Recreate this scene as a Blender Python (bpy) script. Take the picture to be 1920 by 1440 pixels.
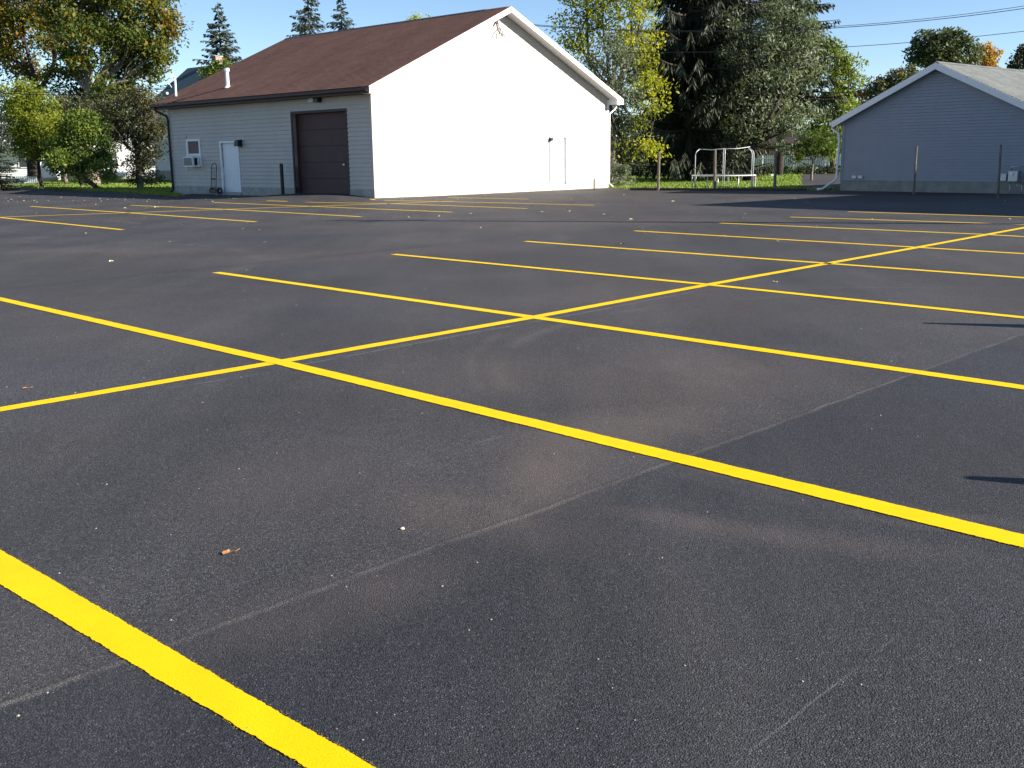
import bpy, math, random
import numpy as np
from math import sin, cos, radians as R, tan, pi
from mathutils import Vector, Matrix

random.seed(7); rng = np.random.default_rng(7)
for o in list(bpy.data.objects): bpy.data.objects.remove(o)
SC = bpy.context.scene
COL = SC.collection

# ------------------------------------------------------------------ camera
F, CX, CY, H = 1950.0, 960.0, 720.0, 1.5
PITCH = math.atan((720 - 294) / F); ROLL = 0.012
cp, sp = cos(PITCH), sin(PITCH)
fwd = Vector((0, cp, -sp)); up0 = Vector((0, sp, cp)); rt0 = Vector((1, 0, 0))
rt = cos(ROLL) * rt0 - sin(ROLL) * up0
up = sin(ROLL) * rt0 + cos(ROLL) * up0
cam_d = bpy.data.cameras.new('camera'); cam = bpy.data.objects.new('camera', cam_d); COL.objects.link(cam)
m = Matrix((rt, up, -fwd)).transposed().to_4x4(); m.translation = Vector((0, 0, H)); cam.matrix_world = m
cam_d.sensor_width = 36; cam_d.lens = 36 * F / 1920; cam_d.clip_start = 0.05; cam_d.clip_end = 5000
SC.camera = cam

# ------------------------------------------------------------------ sky and sun
SUN_AZ, SUN_EL = 106.0, 25.0          # azimuth from +Y towards +X
w = bpy.data.worlds.new('World'); SC.world = w; w.use_nodes = True
nt = w.node_tree; nt.nodes.clear()
sky = nt.nodes.new('ShaderNodeTexSky'); sky.sky_type = 'NISHITA'; sky.sun_disc = False
sky.sun_elevation = R(SUN_EL); sky.sun_rotation = R(SUN_AZ); sky.altitude = 200
sky.air_density = 0.75; sky.dust_density = 0.0; sky.ozone_density = 2.7
bg = nt.nodes.new('ShaderNodeBackground'); bg.inputs[1].default_value = 0.075
wo = nt.nodes.new('ShaderNodeOutputWorld')
nt.links.new(sky.outputs[0], bg.inputs[0]); nt.links.new(bg.outputs[0], wo.inputs[0])
sd = bpy.data.lights.new('sun', 'SUN'); sd.energy = 5.0; sd.angle = R(0.53); sd.color = (1, .93, .84)
so = bpy.data.objects.new('sun', sd); COL.objects.link(so)
sv = Vector((sin(R(SUN_AZ)) * cos(R(SUN_EL)), cos(R(SUN_AZ)) * cos(R(SUN_EL)), sin(R(SUN_EL))))
so.rotation_euler = sv.to_track_quat('Z', 'Y').to_euler(); so.location = (30, -20, 40)
SC.view_settings.view_transform = 'Standard'; SC.view_settings.look = 'None'
SC.view_settings.gamma = 1; SC.view_settings.use_curve_mapping = False
SC.view_settings.exposure = 1.25

# ------------------------------------------------------------------ placing helpers
def ray(px, py): return fwd * F + rt * (px - CX) - up * (py - CY)
def g(px, py, z=0.0):
    d = ray(px, py); return Vector((0, 0, H)) + d * ((z - H) / d.z)
def at(px, py, Y):
    d = ray(px, py); return Vector((0, 0, H)) + d * (Y / d.y)
def hp(pt):          # lot height: flat, with the ramped apron in front of the garage door
    x, y = pt[0] + 7.6, pt[1] - 41.8
    u = x * sin(R(43)) + y * cos(R(43)); v = -x * cos(R(43)) + y * sin(R(43))
    # u: outwards/inwards from the wall, v: along the wall
    return 0.17 * math.exp(-(u / 2.3) ** 2) * math.exp(-(v / 2.6) ** 4)

# ------------------------------------------------------------------ object helpers
def tag(o, label=None, cat=None, group=None, kind=None):
    if label: o['label'] = label
    if cat: o['category'] = cat
    if group: o['group'] = group
    if kind: o['kind'] = kind
    return o
def empty(name, loc=(0, 0, 0), rz=0, parent=None, **k):
    o = bpy.data.objects.new(name, None); COL.objects.link(o); o.location = loc; o.rotation_euler = (0, 0, rz)
    o.empty_display_size = .3
    if parent: o.parent = parent
    return tag(o, **k)
class MB:
    def __init__(s): s.v = []; s.f = []
    def add(s, vs, fs):
        n = len(s.v); s.v += [tuple(v) for v in vs]; s.f += [tuple(i + n for i in f) for f in fs]; return s
    def box(s, x0, x1, y0, y1, z0, z1):
        return s.add([(x0, y0, z0), (x1, y0, z0), (x1, y1, z0), (x0, y1, z0), (x0, y0, z1), (x1, y0, z1), (x1, y1, z1), (x0, y1, z1)],
                     [(0, 3, 2, 1), (4, 5, 6, 7), (0, 1, 5, 4), (1, 2, 6, 5), (2, 3, 7, 6), (3, 0, 4, 7)])
    def prism(s, poly, d):          # poly: list of 3D points, extruded by d
        n = len(poly); a = [Vector(p) for p in poly]; b = [p + Vector(d) for p in a]
        return s.add(a + b, [tuple(range(n - 1, -1, -1)), tuple(range(n, 2 * n))] + [(i, (i + 1) % n, n + (i + 1) % n, n + i) for i in range(n)])
    def tube(s, pts, r, n=8, caps=True):
        pts = [Vector(p) for p in pts]
        if not isinstance(r, (list, tuple)): r = [r] * len(pts)
        base = len(s.v); ref = None
        for i, p in enumerate(pts):
            t = (pts[min(i + 1, len(pts) - 1)] - pts[max(i - 1, 0)]).normalized()
            if ref is None: ref = t.orthogonal().normalized()
            ref = (ref - t * ref.dot(t)).normalized(); b = t.cross(ref)
            for k in range(n):
                a = 2 * pi * k / n; s.v.append(tuple(p + (ref * cos(a) + b * sin(a)) * r[i]))
        for i in range(len(pts) - 1):
            for k in range(n):
                a = base + i * n + k; b2 = base + i * n + (k + 1) % n
                s.f.append((a, b2, b2 + n, a + n))
        if caps:
            s.f.append(tuple(base + k for k in range(n - 1, -1, -1))); e = base + (len(pts) - 1) * n
            s.f.append(tuple(e + k for k in range(n)))
        return s
    def build(s, name, mat, parent=None, smooth=False, bevel=0, **k):
        me = bpy.data.meshes.new(name); me.from_pydata(s.v, [], s.f); me.update()
        if smooth: me.polygons.foreach_set('use_smooth', [True] * len(me.polygons))
        me.materials.append(mat)
        o = bpy.data.objects.new(name, me); COL.objects.link(o)
        if parent: o.parent = parent
        if bevel:
            b = o.modifiers.new('bevel', 'BEVEL'); b.width = bevel; b.segments = 2; b.limit_method = 'ANGLE'
        return tag(o, **k)

# ------------------------------------------------------------------ materials
class NT:
    def __init__(s, name):
        s.m = bpy.data.materials.new(name); s.m.use_nodes = True; s.t = s.m.node_tree; s.t.nodes.clear()
        s.out = s.n('ShaderNodeOutputMaterial'); s.b = s.n('ShaderNodeBsdfPrincipled'); s.l(s.b.outputs[0], s.out.inputs[0])
        s.tc = s.n('ShaderNodeTexCoord')
    def n(s, t, **k):
        x = s.t.nodes.new(t)
        for a, b in k.items(): setattr(x, a, b)
        return x
    def l(s, a, b): s.t.links.new(a, b)
    def map(s, sc=(1, 1, 1), rot=(0, 0, 0), loc=(0, 0, 0), src=None):
        mp = s.n('ShaderNodeMapping'); mp.inputs['Scale'].default_value = sc; mp.inputs['Rotation'].default_value = rot; mp.inputs['Location'].default_value = loc
        s.l(src or s.tc.outputs['Object'], mp.inputs[0]); return mp.outputs[0]
    def noise(s, scale, detail=3, rough=.5, vec=None, out='Fac'):
        x = s.n('ShaderNodeTexNoise'); x.inputs['Scale'].default_value = scale; x.inputs['Detail'].default_value = detail; x.inputs['Roughness'].default_value = rough
        s.l(vec or s.tc.outputs['Object'], x.inputs['Vector']); return x.outputs[out]
    def voro(s, scale, vec=None, feature='F1', out='Distance', rnd=1):
        x = s.n('ShaderNodeTexVoronoi', feature=feature); x.inputs['Scale'].default_value = scale; x.inputs['Randomness'].default_value = rnd
        s.l(vec or s.tc.outputs['Object'], x.inputs['Vector']); return x.outputs[out]
    def ramp(s, fac, stops, interp='LINEAR'):
        x = s.n('ShaderNodeValToRGB'); cr = x.color_ramp; cr.interpolation = interp
        while len(cr.elements) < len(stops): cr.elements.new(.5)
        for e, (p, c) in zip(cr.elements, stops):
            e.position = p; e.color = (c, c, c, 1) if isinstance(c, (int, float)) else (*c, 1)
        s.l(fac, x.inputs[0]); return x.outputs[0]
    def math(s, op, a, b=None, clamp=False):
        x = s.n('ShaderNodeMath', operation=op, use_clamp=clamp)
        for i, v in enumerate((a, b)):
            if v is None: continue
            if isinstance(v, (int, float)): x.inputs[i].default_value = v
            else: s.l(v, x.inputs[i])
        return x.outputs[0]
    def mix(s, fac, a, b, blend='MIX'):
        x = s.n('ShaderNodeMix', data_type='RGBA', blend_type=blend)
        for i, v in ((0, fac), (6, a), (7, b)):
            if isinstance(v, (int, float)): x.inputs[i].default_value = v if i == 0 else (v, v, v, 1)
            elif isinstance(v, tuple): x.inputs[i].default_value = (*v, 1)
            else: s.l(v, x.inputs[i])
        return x.outputs[2]
    def bump(s, h, strength=.3, dist=.01, prev=None):
        x = s.n('ShaderNodeBump'); x.inputs['Strength'].default_value = strength; x.inputs['Distance'].default_value = dist
        s.l(h, x.inputs['Height'])
        if prev: s.l(prev, x.inputs['Normal'])
        return x.outputs[0]
    def set(s, color=None, rough=None, normal=None, metal=None, spec=None):
        for nm, v in (('Base Color', color), ('Roughness', rough), ('Normal', normal), ('Metallic', metal), ('Specular IOR Level', spec)):
            if v is None: continue
            i = s.b.inputs[nm]
            if isinstance(v, (int, float)): i.default_value = v
            elif isinstance(v, tuple): i.default_value = (*v, 1)
            else: s.l(v, i)
        return s.m
def paint(name, c, rough=.5, metal=0, var=.12, scale=3, bump=0, spec=.4, dirt=None):
    t = NT(name); n = t.noise(scale, 5, .65)
    d = tuple(x * (1 - var) for x in c); l = tuple(min(1, x * (1 + var)) for x in c)
    col = t.ramp(n, [(.3, d), (.7, l)])
    if dirt:
        k = t.ramp(t.noise(.7, 6, .7), [(.5, 0.0), (.75, 1.0)]); col = t.mix(k, col, dirt)
    nm = t.bump(t.noise(60, 3), bump, .004) if bump else None
    return t.set(col, rough, nm, metal, spec)

# asphalt -----------------------------------------------------------
def seg_mask(t, p0, p1, width, wob=.0, feather=.5):
    """1 on the straight ground mark p0-p1, 0 away from it"""
    p0 = Vector(p0[:2]); p1 = Vector(p1[:2]); L = (p1 - p0).length; a = math.atan2(p1.y - p0.y, p1.x - p0.x)
    sep = t.n('ShaderNodeSeparateXYZ')
    mp = t.n('ShaderNodeMapping', vector_type='TEXTURE'); mp.inputs['Location'].default_value = (p0.x, p0.y, 0); mp.inputs['Rotation'].default_value = (0, 0, a)
    t.l(t.tc.outputs['Object'], mp.inputs[0]); t.l(mp.outputs[0], sep.inputs[0])
    y = sep.outputs[1]
    if wob:
        y = t.math('ADD', y, t.math('MULTIPLY', t.math('SUBTRACT', t.noise(1.1, 5, .65, mp.outputs[0]), .5), wob))
    ay = t.math('ABSOLUTE', y)
    c = t.math('SUBTRACT', 1.0, t.math('DIVIDE', t.math('SUBTRACT', ay, width * (1 - feather)), width * feather, True), True)
    x = sep.outputs[0]
    e0 = t.math('DIVIDE', x, .2, True); e1 = t.math('DIVIDE', t.math('SUBTRACT', L, x), .2, True)
    return t.math('MULTIPLY', c, t.math('MULTIPLY', e0, e1)), y
def blob_mask(t, c, rx, ry, rot):
    mp = t.n('ShaderNodeMapping', vector_type='TEXTURE'); mp.inputs['Location'].default_value = (c[0], c[1], 0); mp.inputs['Rotation'].default_value = (0, 0, rot); mp.inputs['Scale'].default_value = (rx, ry, 1)
    t.l(t.tc.outputs['Object'], mp.inputs[0])
    ln = t.n('ShaderNodeVectorMath', operation='LENGTH'); sx = t.n('ShaderNodeVectorMath', operation='MULTIPLY'); sx.inputs[1].default_value = (1, 1, 0)
    t.l(mp.outputs[0], sx.inputs[0]); t.l(sx.outputs[0], ln.inputs[0])
    mr = t.n('ShaderNodeMapRange', interpolation_type='SMOOTHSTEP'); t.l(ln.outputs['Value'], mr.inputs[0])
    mr.inputs[1].default_value = 1; mr.inputs[2].default_value = .1; mr.inputs[3].default_value = 0; mr.inputs[4].default_value = 1
    return mr.outputs[0]
def arc_mask(t, c, r, wd):
    sep = t.n('ShaderNodeVectorMath', operation='DISTANCE'); sx = t.n('ShaderNodeVectorMath', operation='MULTIPLY'); sx.inputs[1].default_value = (1, 1, 0)
    t.l(t.tc.outputs['Object'], sx.inputs[0]); t.l(sx.outputs[0], sep.inputs[0]); sep.inputs[1].default_value = (c[0], c[1], 0)
    d = t.math('ABSOLUTE', t.math('SUBTRACT', sep.outputs['Value'], r))
    return t.math('SUBTRACT', 1.0, t.math('DIVIDE', d, wd, True), True)
def asphalt():
    t = NT('asphalt')
    cell = t.voro(185, feature='F1', out='Color'); dist = t.voro(185, feature='F1')
    sepc = t.n('ShaderNodeSeparateColor'); t.l(cell, sepc.inputs[0])
    # stones: mostly black bitumen skin, a few paler stones
    base = t.ramp(sepc.outputs[0], [(0, .022), (.4, .037), (.8, .063), (.97, .105), (1, .17)])
    pits = t.ramp(dist, [(0, 1.05), (.5, .95), (.9, .38)])
    col = t.mix(1, base, pits, 'MULTIPLY')
    fine = t.ramp(t.noise(420, 2, .6), [(.3, .68), (.7, 1.38)])
    col = t.mix(1, col, fine, 'MULTIPLY')
    holes = t.ramp(t.noise(60, 3, .6), [(.36, .45), (.46, 1.0), (1, 1.0)])
    col = t.mix(1, col, holes, 'MULTIPLY')
    # broad tone: roller passes along the paving direction and cloudy patches
    mv = t.map((1, .12, 1), (0, 0, R(-46)))
    band = t.ramp(t.noise(.9, 4, .6, mv), [(.3, .80), (.7, 1.2)])
    col = t.mix(1, col, band, 'MULTIPLY')
    cloud = t.ramp(t.noise(.35, 6, .62), [(.3, .74), (.5, 1.0), (.72, 1.34)])
    col = t.mix(1, col, cloud, 'MULTIPLY')
    tint = t.mix(t.ramp(t.noise(.22, 3), [(.35, 0.0), (.65, 1.0)]), (1.03, .985, 1.04), (1.14, 1.0, .93))
    col = t.mix(1, col, tint, 'MULTIPLY')
    # two paving mats: the one right of the seam is darker and bluer
    s0 = Vector((-1.46, 2.68)); s1 = Vector((4.31, 8.62)); dr = (s1 - s0).normalized()
    A0 = s0 - dr * 8; A1 = s1 + dr * 14
    seam, sy = seg_mask(t, A0, A1, .026, .10, .97)
    side = t.math('DIVIDE', t.math('MULTIPLY', sy, -1), .03, True)
    col = t.mix(t.math('MULTIPLY', side, .85), col, t.mix(1, col, (.54, .59, .68), 'MULTIPLY'))
    # pale dust dragged by traffic and brooms
    dustn = t.ramp(t.noise(1.5, 8, .72, t.map((1, .3, 1), (0, 0, R(-20)))), [(.38, 0.0), (.72, 1.0)])
    grit = t.ramp(t.noise(160, 2, .7), [(.38, 0.15), (.62, 1.0)])
    D = None
    for (px, py, rx, ry, ro, k) in ((1040, 880, .42, 1.15, -10, .9), (1180, 800, .6, 1.3, -50, .62), (880, 960, .45, 1.0, 55, .55), (640, 1130, .35, .9, -45, .4), (1330, 700, 1.3, 1.6, -40, .5),
                                (560, 900, .8, 1.0, 10, .3), (900, 700, 1.2, 1.2, 10, .25), (1330, 985, .16, .9, 62, .55), (1260, 560, 2.5, 2.5, 0, .3), (1500, 1010, .2, 1.0, 70, .35), (300, 620, 2, 1.5, 0, .2), (600, 480, 5, 1.5, 20, .3), (200, 470, 5, 1.2, -10, .35), (1000, 420, 6, 2, 0, .35), (1500, 385, 8, 3, 10, .35)):
        c = g(px, py); b = t.math('MULTIPLY', blob_mask(t, c, rx, ry, R(ro)), k)
        D = b if D is None else t.math('MAXIMUM', D, b)
    dm = t.math('MULTIPLY', t.math('MULTIPLY', D, t.math('ADD', t.math('MULTIPLY', dustn, .7), .3)), t.math('ADD', t.math('MULTIPLY', grit, .7), .3))
    col = t.mix(t.math('MULTIPLY', dm, 1.0, True), col, (.175, .130, .105))
    alld = t.math('MULTIPLY', t.math('MULTIPLY', t.ramp(t.noise(.8, 8, .75, t.map((1, .18, 1), (0, 0, R(60)), (3, 1, 0))), [(.5, 0.0), (.8, 1.0)]), grit), .28)
    col = t.mix(alld, col, (.17, .15, .14))
    # tyre arcs, pale
    for (cpx, r, wd, k) in (((-2.6, 3.3), 2.75, .08, .16), ((3.6, 7.4), 3.7, .12, .3), ((3.9, 7.6), 4.2, .08, .25), ((-9, 15), 5.2, .2, .25), ((-13, 24), 4.2, .25, .3)):
        a = arc_mask(t, cpx, r, wd); a = t.math('MULTIPLY', t.math('MULTIPLY', a, k), t.math('MULTIPLY', grit, t.ramp(t.noise(.9, 4, .6), [(.45, 0.0), (.6, 1.0)])))
        col = t.mix(a, col, (.20, .17, .145))
    # dark tyre or roller streaks
    for (a, b, wd, k) in (((0, 543), (790, 462), .22, .45), ((0, 600), (330, 566), .2, .3), ((560, 488), (1000, 440), .3, .3)):
        ms, _ = seg_mask(t, g(*a), g(*b), wd, .25, .9)
        col = t.mix(t.math('MULTIPLY', ms, k), col, t.mix(1, col, .55, 'MULTIPLY'))
    # the seam: pale crumbs beside a thin dark joint
    brk = t.ramp(t.noise(3.0, 4, .6), [(.35, .05), (.65, 1.0)])
    col = t.mix(t.math('MULTIPLY', t.math('MULTIPLY', seam, t.ramp(t.noise(130, 2, .7), [(.42, 0.0), (.6, 1.0)])), t.math('MULTIPLY', brk, .62)), col, (.23, .205, .175))
    jd, _ = seg_mask(t, A0 + Vector((-.016, .016)), A1 + Vector((-.016, .016)), .008, .10, .5)
    col = t.mix(t.math('MULTIPLY', jd, .45), col, (.018, .018, .02))
    # scratch, chalk layout strings
    
    for (a, b, wd, k, wob, cc) in (((1350, 1455), (1700, 1178), .006, .35, .05, (.26, .27, .30)), ((1700, 1178), (1900, 1030), .006, .12, .03, (.25, .26, .28)),
                            ((275, 734), (520, 696), .012, .5, .02, (.34, .35, .40)), ((520, 692), (985, 606), .014, .6, .03, (.34, .35, .40)), ((540, 684), (960, 609), .010, .35, .03, (.34, .35, .40)), ((985, 607), (1310, 545), .02, .4, .03, (.34, .35, .40)),
                            ((870, 838), (960, 812), .02, .4, .1, (.2, .21, .22)), ((1712, 1046), (1724, 1066), .005, .8, .0, (.4, .38, .32)), ((833, 1048), (841, 1040), .002, .9, 0, (.4, .36, .28))):
        ms, _ = seg_mask(t, g(*a), g(*b), wd, wob, .7)
        ms = t.math('MULTIPLY', ms, t.math('MULTIPLY', grit, t.ramp(t.noise(4, 4, .6), [(.35, .2), (.6, 1.0)])))
        col = t.mix(t.math('MULTIPLY', ms, k), col, cc)
    h = t.math('ADD', t.math('MULTIPLY', dist, -1.0), t.math('MULTIPLY', t.noise(300, 2), .3))
    nm = t.bump(t.noise(2.2, 4), .25, .03)
    nm = t.bump(h, .62, .006, nm)
    return t.set(col, t.ramp(t.noise(90, 2), [(.3, .58), (.7, .86)]), nm, 0, .42)
M_ASPH = asphalt()

def yellow():
    t = NT('yellow_paint')
    n = t.noise(5, 6, .7)
    col = t.ramp(n, [(.3, (.74, .47, .0005)), (.7, (.82, .54, .001))])
    # bitumen showing through pinholes
    hol = t.ramp(t.noise(230, 2, .75), [(.28, 1.0), (.37, 0.0)])
    thin = t.ramp(t.noise(1.3, 3), [(.3, 1.0), (.6, .25)])
    col = t.mix(t.math('MULTIPLY', hol, thin), col, (.10, .085, .03))
    dist = t.voro(125)
    nm = t.bump(t.math('MULTIPLY', dist, -1.0), .14, .004)
    return t.set(col, .6, nm, 0, .12)
M_YEL = yellow()

def lawn():
    t = NT('lawn')
    col = t.ramp(t.noise(3.5, 8, .75), [(.3, (.10, .155, .025)), (.55, (.18, .26, .04)), (.75, (.27, .31, .08))])
    col = t.mix(t.ramp(t.noise(.12, 4), [(.5, 0.0), (.75, .6)]), col, (.15, .15, .05))
    return t.set(col, .9, t.bump(t.noise(25, 5, .8), .9, .06), 0, .1)
M_LAWN = lawn()
def leafmat(name, cols, trans=.35, rough=.55):
    t = NT(name)
    a = t.n('ShaderNodeAttribute'); a.attribute_name = 'tint'
    n = len(cols); col = t.ramp(a.outputs['Fac'], [(i / (n - 1), c) for i, c in enumerate(cols)])
    t.set(col, rough, None, 0, .3)
    tr = t.n('ShaderNodeBsdfTranslucent'); t.l(t.mix(1, col, (1.25, 1.3, .6), 'MULTIPLY'), tr.inputs[0])
    mx = t.n('ShaderNodeMixShader'); mx.inputs[0].default_value = trans
    t.l(t.b.outputs[0], mx.inputs[1]); t.l(tr.outputs[0], mx.inputs[2]); t.l(mx.outputs[0], t.out.inputs[0])
    return t.m
def barkmat(name, a, b):
    t = NT(name); v = t.map((6, 6, 1.4)); n = t.noise(3, 6, .7, v)
    return t.set(t.ramp(n, [(.35, a), (.65, b)]), .9, t.bump(n, .8, .04), 0, .1)
M_BARK = barkmat('bark_grey', (.05, .042, .034), (.15, .13, .105))
M_BARKP = barkmat('bark_pale', (.12, .10, .08), (.34, .28, .22))
M_BARKD = barkmat('bark_dark', (.025, .02, .018), (.075, .06, .05))

M_SIDE = paint('tan_siding', (.485, .43, .375), .55, 0, .05, 2.2, dirt=(.40, .37, .33))
M_BLUE = paint('blue_grey_siding', (.25, .275, .32), .55, 0, .06, 2)
M_FOUND = paint('concrete_block', (.36, .34, .30), .9, 0, .2, 3, .6, .2)
M_FOUNDS = paint('rendered_footing', (.50, .45, .38), .9, 0, .25, 1.6, .6, .2, dirt=(.36, .31, .26))
M_WHITE = paint('white_trim', (.78, .78, .78), .45, 0, .04, 4)
M_BRTRIM = paint('brown_trim', (.05, .028, .022), .6, 0, .1, 4)
M_BRDOOR = paint('brown_door', (.092, .052, .050), .6, 0, .1, 2, dirt=(.10, .064, .060), spec=.2)
M_BLKMETAL = paint('black_metal', (.018, .02, .024), .45, .2, .2, 8)
M_GREYMETAL = paint('galvanised_metal', (.42, .43, .44), .4, .7, .15, 12)
M_POST = barkmat('post_wood', (.10, .085, .065), (.24, .20, .16))
M_TIMBER = barkmat('edging_timber', (.035, .03, .026), (.10, .085, .07))
M_RUBBER = paint('rubber', (.012, .012, .012), .8, 0, .2, 8)
M_DARKIN = paint('dark_interior', (.02, .018, .018), .9, 0, .1, 3)
M_BRICK = paint('red_brick', (.30, .13, .09), .85, 0, .25, 9, .6)
M_PANE = NT('window_glass').set((.03, .035, .04), .08, None, 0, .6)
M_BLIND = paint('brown_blind', (.13, .075, .06), .6, 0, .2, 6)
M_DKROOF = paint('slate_blue_shingle', (.045, .095, .115), .85, 0, .25, 6, .5)
M_LTWALL = paint('pale_siding', (.62, .64, .64), .6, 0, .05, 3)
M_BEIGE = paint('beige_siding', (.50, .46, .36), .7, 0, .08, 3)
M_ORANGE = paint('cone_orange', (.85, .16, .02), .5, 0, .06, 6)
M_RED = paint('red_car_paint', (.42, .03, .03), .3, 0, .05, 6, 0, .6)
M_LEAFD = paint('dry_leaf', (.42, .20, .08), .7, 0, .4, 30)
M_LEAFY = paint('yellow_leaf', (.62, .55, .30), .7, 0, .25, 30)
M_STONE = paint('stone_grit', (.26, .24, .21), .9, 0, .5, 1)
M_TERR = paint('terracotta', (.35, .16, .10), .8, 0, .2, 8)

def shingles(name, c0, c1, c2):
    t = NT(name)
    b = t.n('ShaderNodeTexBrick'); b.inputs['Scale'].default_value = 1; b.inputs['Brick Width'].default_value = .30; b.inputs['Row Height'].default_value = .142
    b.inputs['Mortar Size'].default_value = .006; b.inputs['Color1'].default_value = (*c0, 1); b.inputs['Color2'].default_value = (*c1, 1); b.inputs['Mortar'].default_value = (*c2, 1)
    b.offset = .37; b.offset_frequency = 2
    # object X = across slope, Y = along eave -> brick wants (along, up)
    sep = t.n('ShaderNodeSeparateXYZ'); cb = t.n('ShaderNodeCombineXYZ'); t.l(t.tc.outputs['Object'], sep.inputs[0]); t.l(sep.outputs[1], cb.inputs[0])
    t.l(t.math('MULTIPLY', sep.outputs[2], 2.236), cb.inputs[1]); t.l(cb.outputs[0], b.inputs['Vector'])
    col = t.mix(1, b.outputs['Color'], t.ramp(t.noise(1.1, 6, .7), [(.3, .84), (.7, 1.16)]), 'MULTIPLY')
    col = t.mix(1, col, t.ramp(t.noise(.5, 3, .6, t.map((.35, 1, 1))), [(.3, .88), (.7, 1.12)]), 'MULTIPLY')
    col = t.mix(1, col, t.ramp(t.noise(80, 2, .6), [(.3, .7), (.7, 1.3)]), 'MULTIPLY')
    return t.set(col, .92, t.bump(b.outputs['Fac'], -.4, .01), 0, .15)
M_ROOF = shingles('brown_shingle', (.185, .098, .072), (.155, .082, .061), (.10, .055, .042))
M_ROOFG = shingles('grey_green_shingle', (.165, .175, .165), (.135, .145, .14), (.09, .095, .095))

# ------------------------------------------------------------------ ground
C43 = Vector((sin(R(43)), cos(R(43)), 0)); N43 = Vector((-cos(R(43)), sin(R(43)), 0))
def grid(name, x0, x1, y0, y1, nx, ny, zf, mat, kind):
    xs = np.linspace(x0, x1, nx); ys = np.linspace(y0, y1, ny)
    v = [(x, y, zf(x, y)) for y in ys for x in xs]
    f = [(j * nx + i, j * nx + i + 1, (j + 1) * nx + i + 1, (j + 1) * nx + i) for j in range(ny - 1) for i in range(nx - 1)]
    b = MB(); b.v = v; b.f = f; o = b.build(name, mat, smooth=True, kind=kind); return o
def terrain(x, y):
    if y < 20: return -.06
    z = -.06
    z += .5 * max(0, min(1, (y - 60) / 90)) + .25 * sin(x * .045 + 1) * max(0, min(1, (y - 60) / 40))
    return z
grid('ground', -700, 700, -60, 1400, 141, 147, lambda x, y: terrain(x, y) if abs(x) < 200 else -.06 + .5 * max(0, min(1, (y - 60) / 90)), M_LAWN, 'structure')
LOT = [(-60, 104), (-33, 68.5), (-18.6, 51.6), (-14.3, 45.4), (-15, 51), (4.6, 52.5), (5.1, 49.0), (8.7, 46.0), (13.4, 43.2), (18.4, 38.4), (40, 17), (40, -16), (-60, -16)]
def lot_mesh():
    import bmesh
    bm = bmesh.new(); n = len(LOT)
    # fine strips so that the apron bump is smooth
    f = bm.faces.new([bm.verts.new((x, y, 0)) for x, y in LOT]); bm.normal_update()
    if f.normal.z < 0: f.normal_flip()
    for k in range(-40, 40): 
        geom = bm.verts[:] + bm.edges[:] + bm.faces[:]
        bmesh.ops.bisect_plane(bm, geom=geom, plane_co=(k * .5 - 7.5, 0, 0), plane_no=(1, 0, 0)) if abs(k) < 14 else None
    for k in range(16):
        geom = bm.verts[:] + bm.edges[:] + bm.faces[:]
        bmesh.ops.bisect_plane(bm, geom=geom, plane_co=(0, 34.5 + k, 0), plane_no=(0, 1, 0))
    r = bmesh.ops.extrude_face_region(bm, geom=bm.faces[:])
    low = [e for e in r['geom'] if isinstance(e, bmesh.types.BMVert)]
    for v in bm.verts: v.co.z += hp(v.co)
    for v in low: v.co.z = -.12
    bm.normal_update(); bmesh.ops.recalc_face_normals(bm, faces=bm.faces[:])
    me = bpy.data.meshes.new('parking_lot'); bm.to_mesh(me); bm.free(); me.materials.append(M_ASPH)
    o = bpy.data.objects.new('parking_lot', me); COL.objects.link(o); return tag(o, kind='structure', label='dark new asphalt of the parking lot')
lot_mesh()

# painted lines ------------------------------------------------------
LG = 'yellow lines painted on the parking lot'
lift = [0]
def stripe(pts, label, width=.13, w1=None, px=True, ext=(0, 0)):
    P = [g(*p) if px else Vector((p[0], p[1], 0)) for p in pts]
    if ext[0]: P[0] = P[0] + (P[0] - P[1]).normalized() * ext[0]
    if ext[1]: P[-1] = P[-1] + (P[-1] - P[-2]).normalized() * ext[1]
    w1 = w1 or width
    # resample
    L = [0]
    for a, b in zip(P, P[1:]): L.append(L[-1] + (b - a).length)
    near = min(p.length for p in P); step = .007 if near < 9 else .05 if near < 20 else .25
    n = max(2, int(L[-1] / step)); lift[0] += 1; z = .0024 + .0009 * (lift[0] % 3)
    v = []; f = []
    na = nb = 0
    for i in range(n + 1):
        s = L[-1] * i / n; k = 0
        while k < len(P) - 2 and s > L[k + 1]: k += 1
        d = (P[k + 1] - P[k]); d.normalize(); p = P[k] + d * (s - L[k]); nr = Vector((-d.y, d.x, 0))
        wd = (width + (w1 - width) * i / n) / 2
        na = na * .9 + random.gauss(0, .0006); nb = nb * .9 + random.gauss(0, .0006)
        a = p + nr * (wd + na + random.gauss(0, .0011)); b = p - nr * (wd + nb + random.gauss(0, .0011))
        for q in (a, b): v.append((q.x, q.y, hp(q) + z))
        if i: f.append((2 * i - 2, 2 * i - 1, 2 * i + 1, 2 * i))
    # overspray specks beside the near lines
    b = MB(); b.v = v; b.f = f
    if near < 9:
        for _ in range(int(L[-1] * 200)):
            i = random.randrange(n); sgn = random.choice((0, 1)); q = Vector(v[2 * i + sgn]); o = Vector(v[2 * i + 1 - sgn]); out = (q - o).normalized()
            q = q + out * abs(random.gauss(0, .006)); r = random.uniform(.0006, .0017)
            b.add([(q.x - r, q.y - r * .5, z), (q.x + r * .4, q.y - r, z), (q.x + r, q.y + r * .6, z), (q.x - r * .3, q.y + r, z)], [(0, 1, 2, 3)])
    return b.build('painted_line', M_YEL, label=label, cat='painted line', group=LG)
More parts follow.
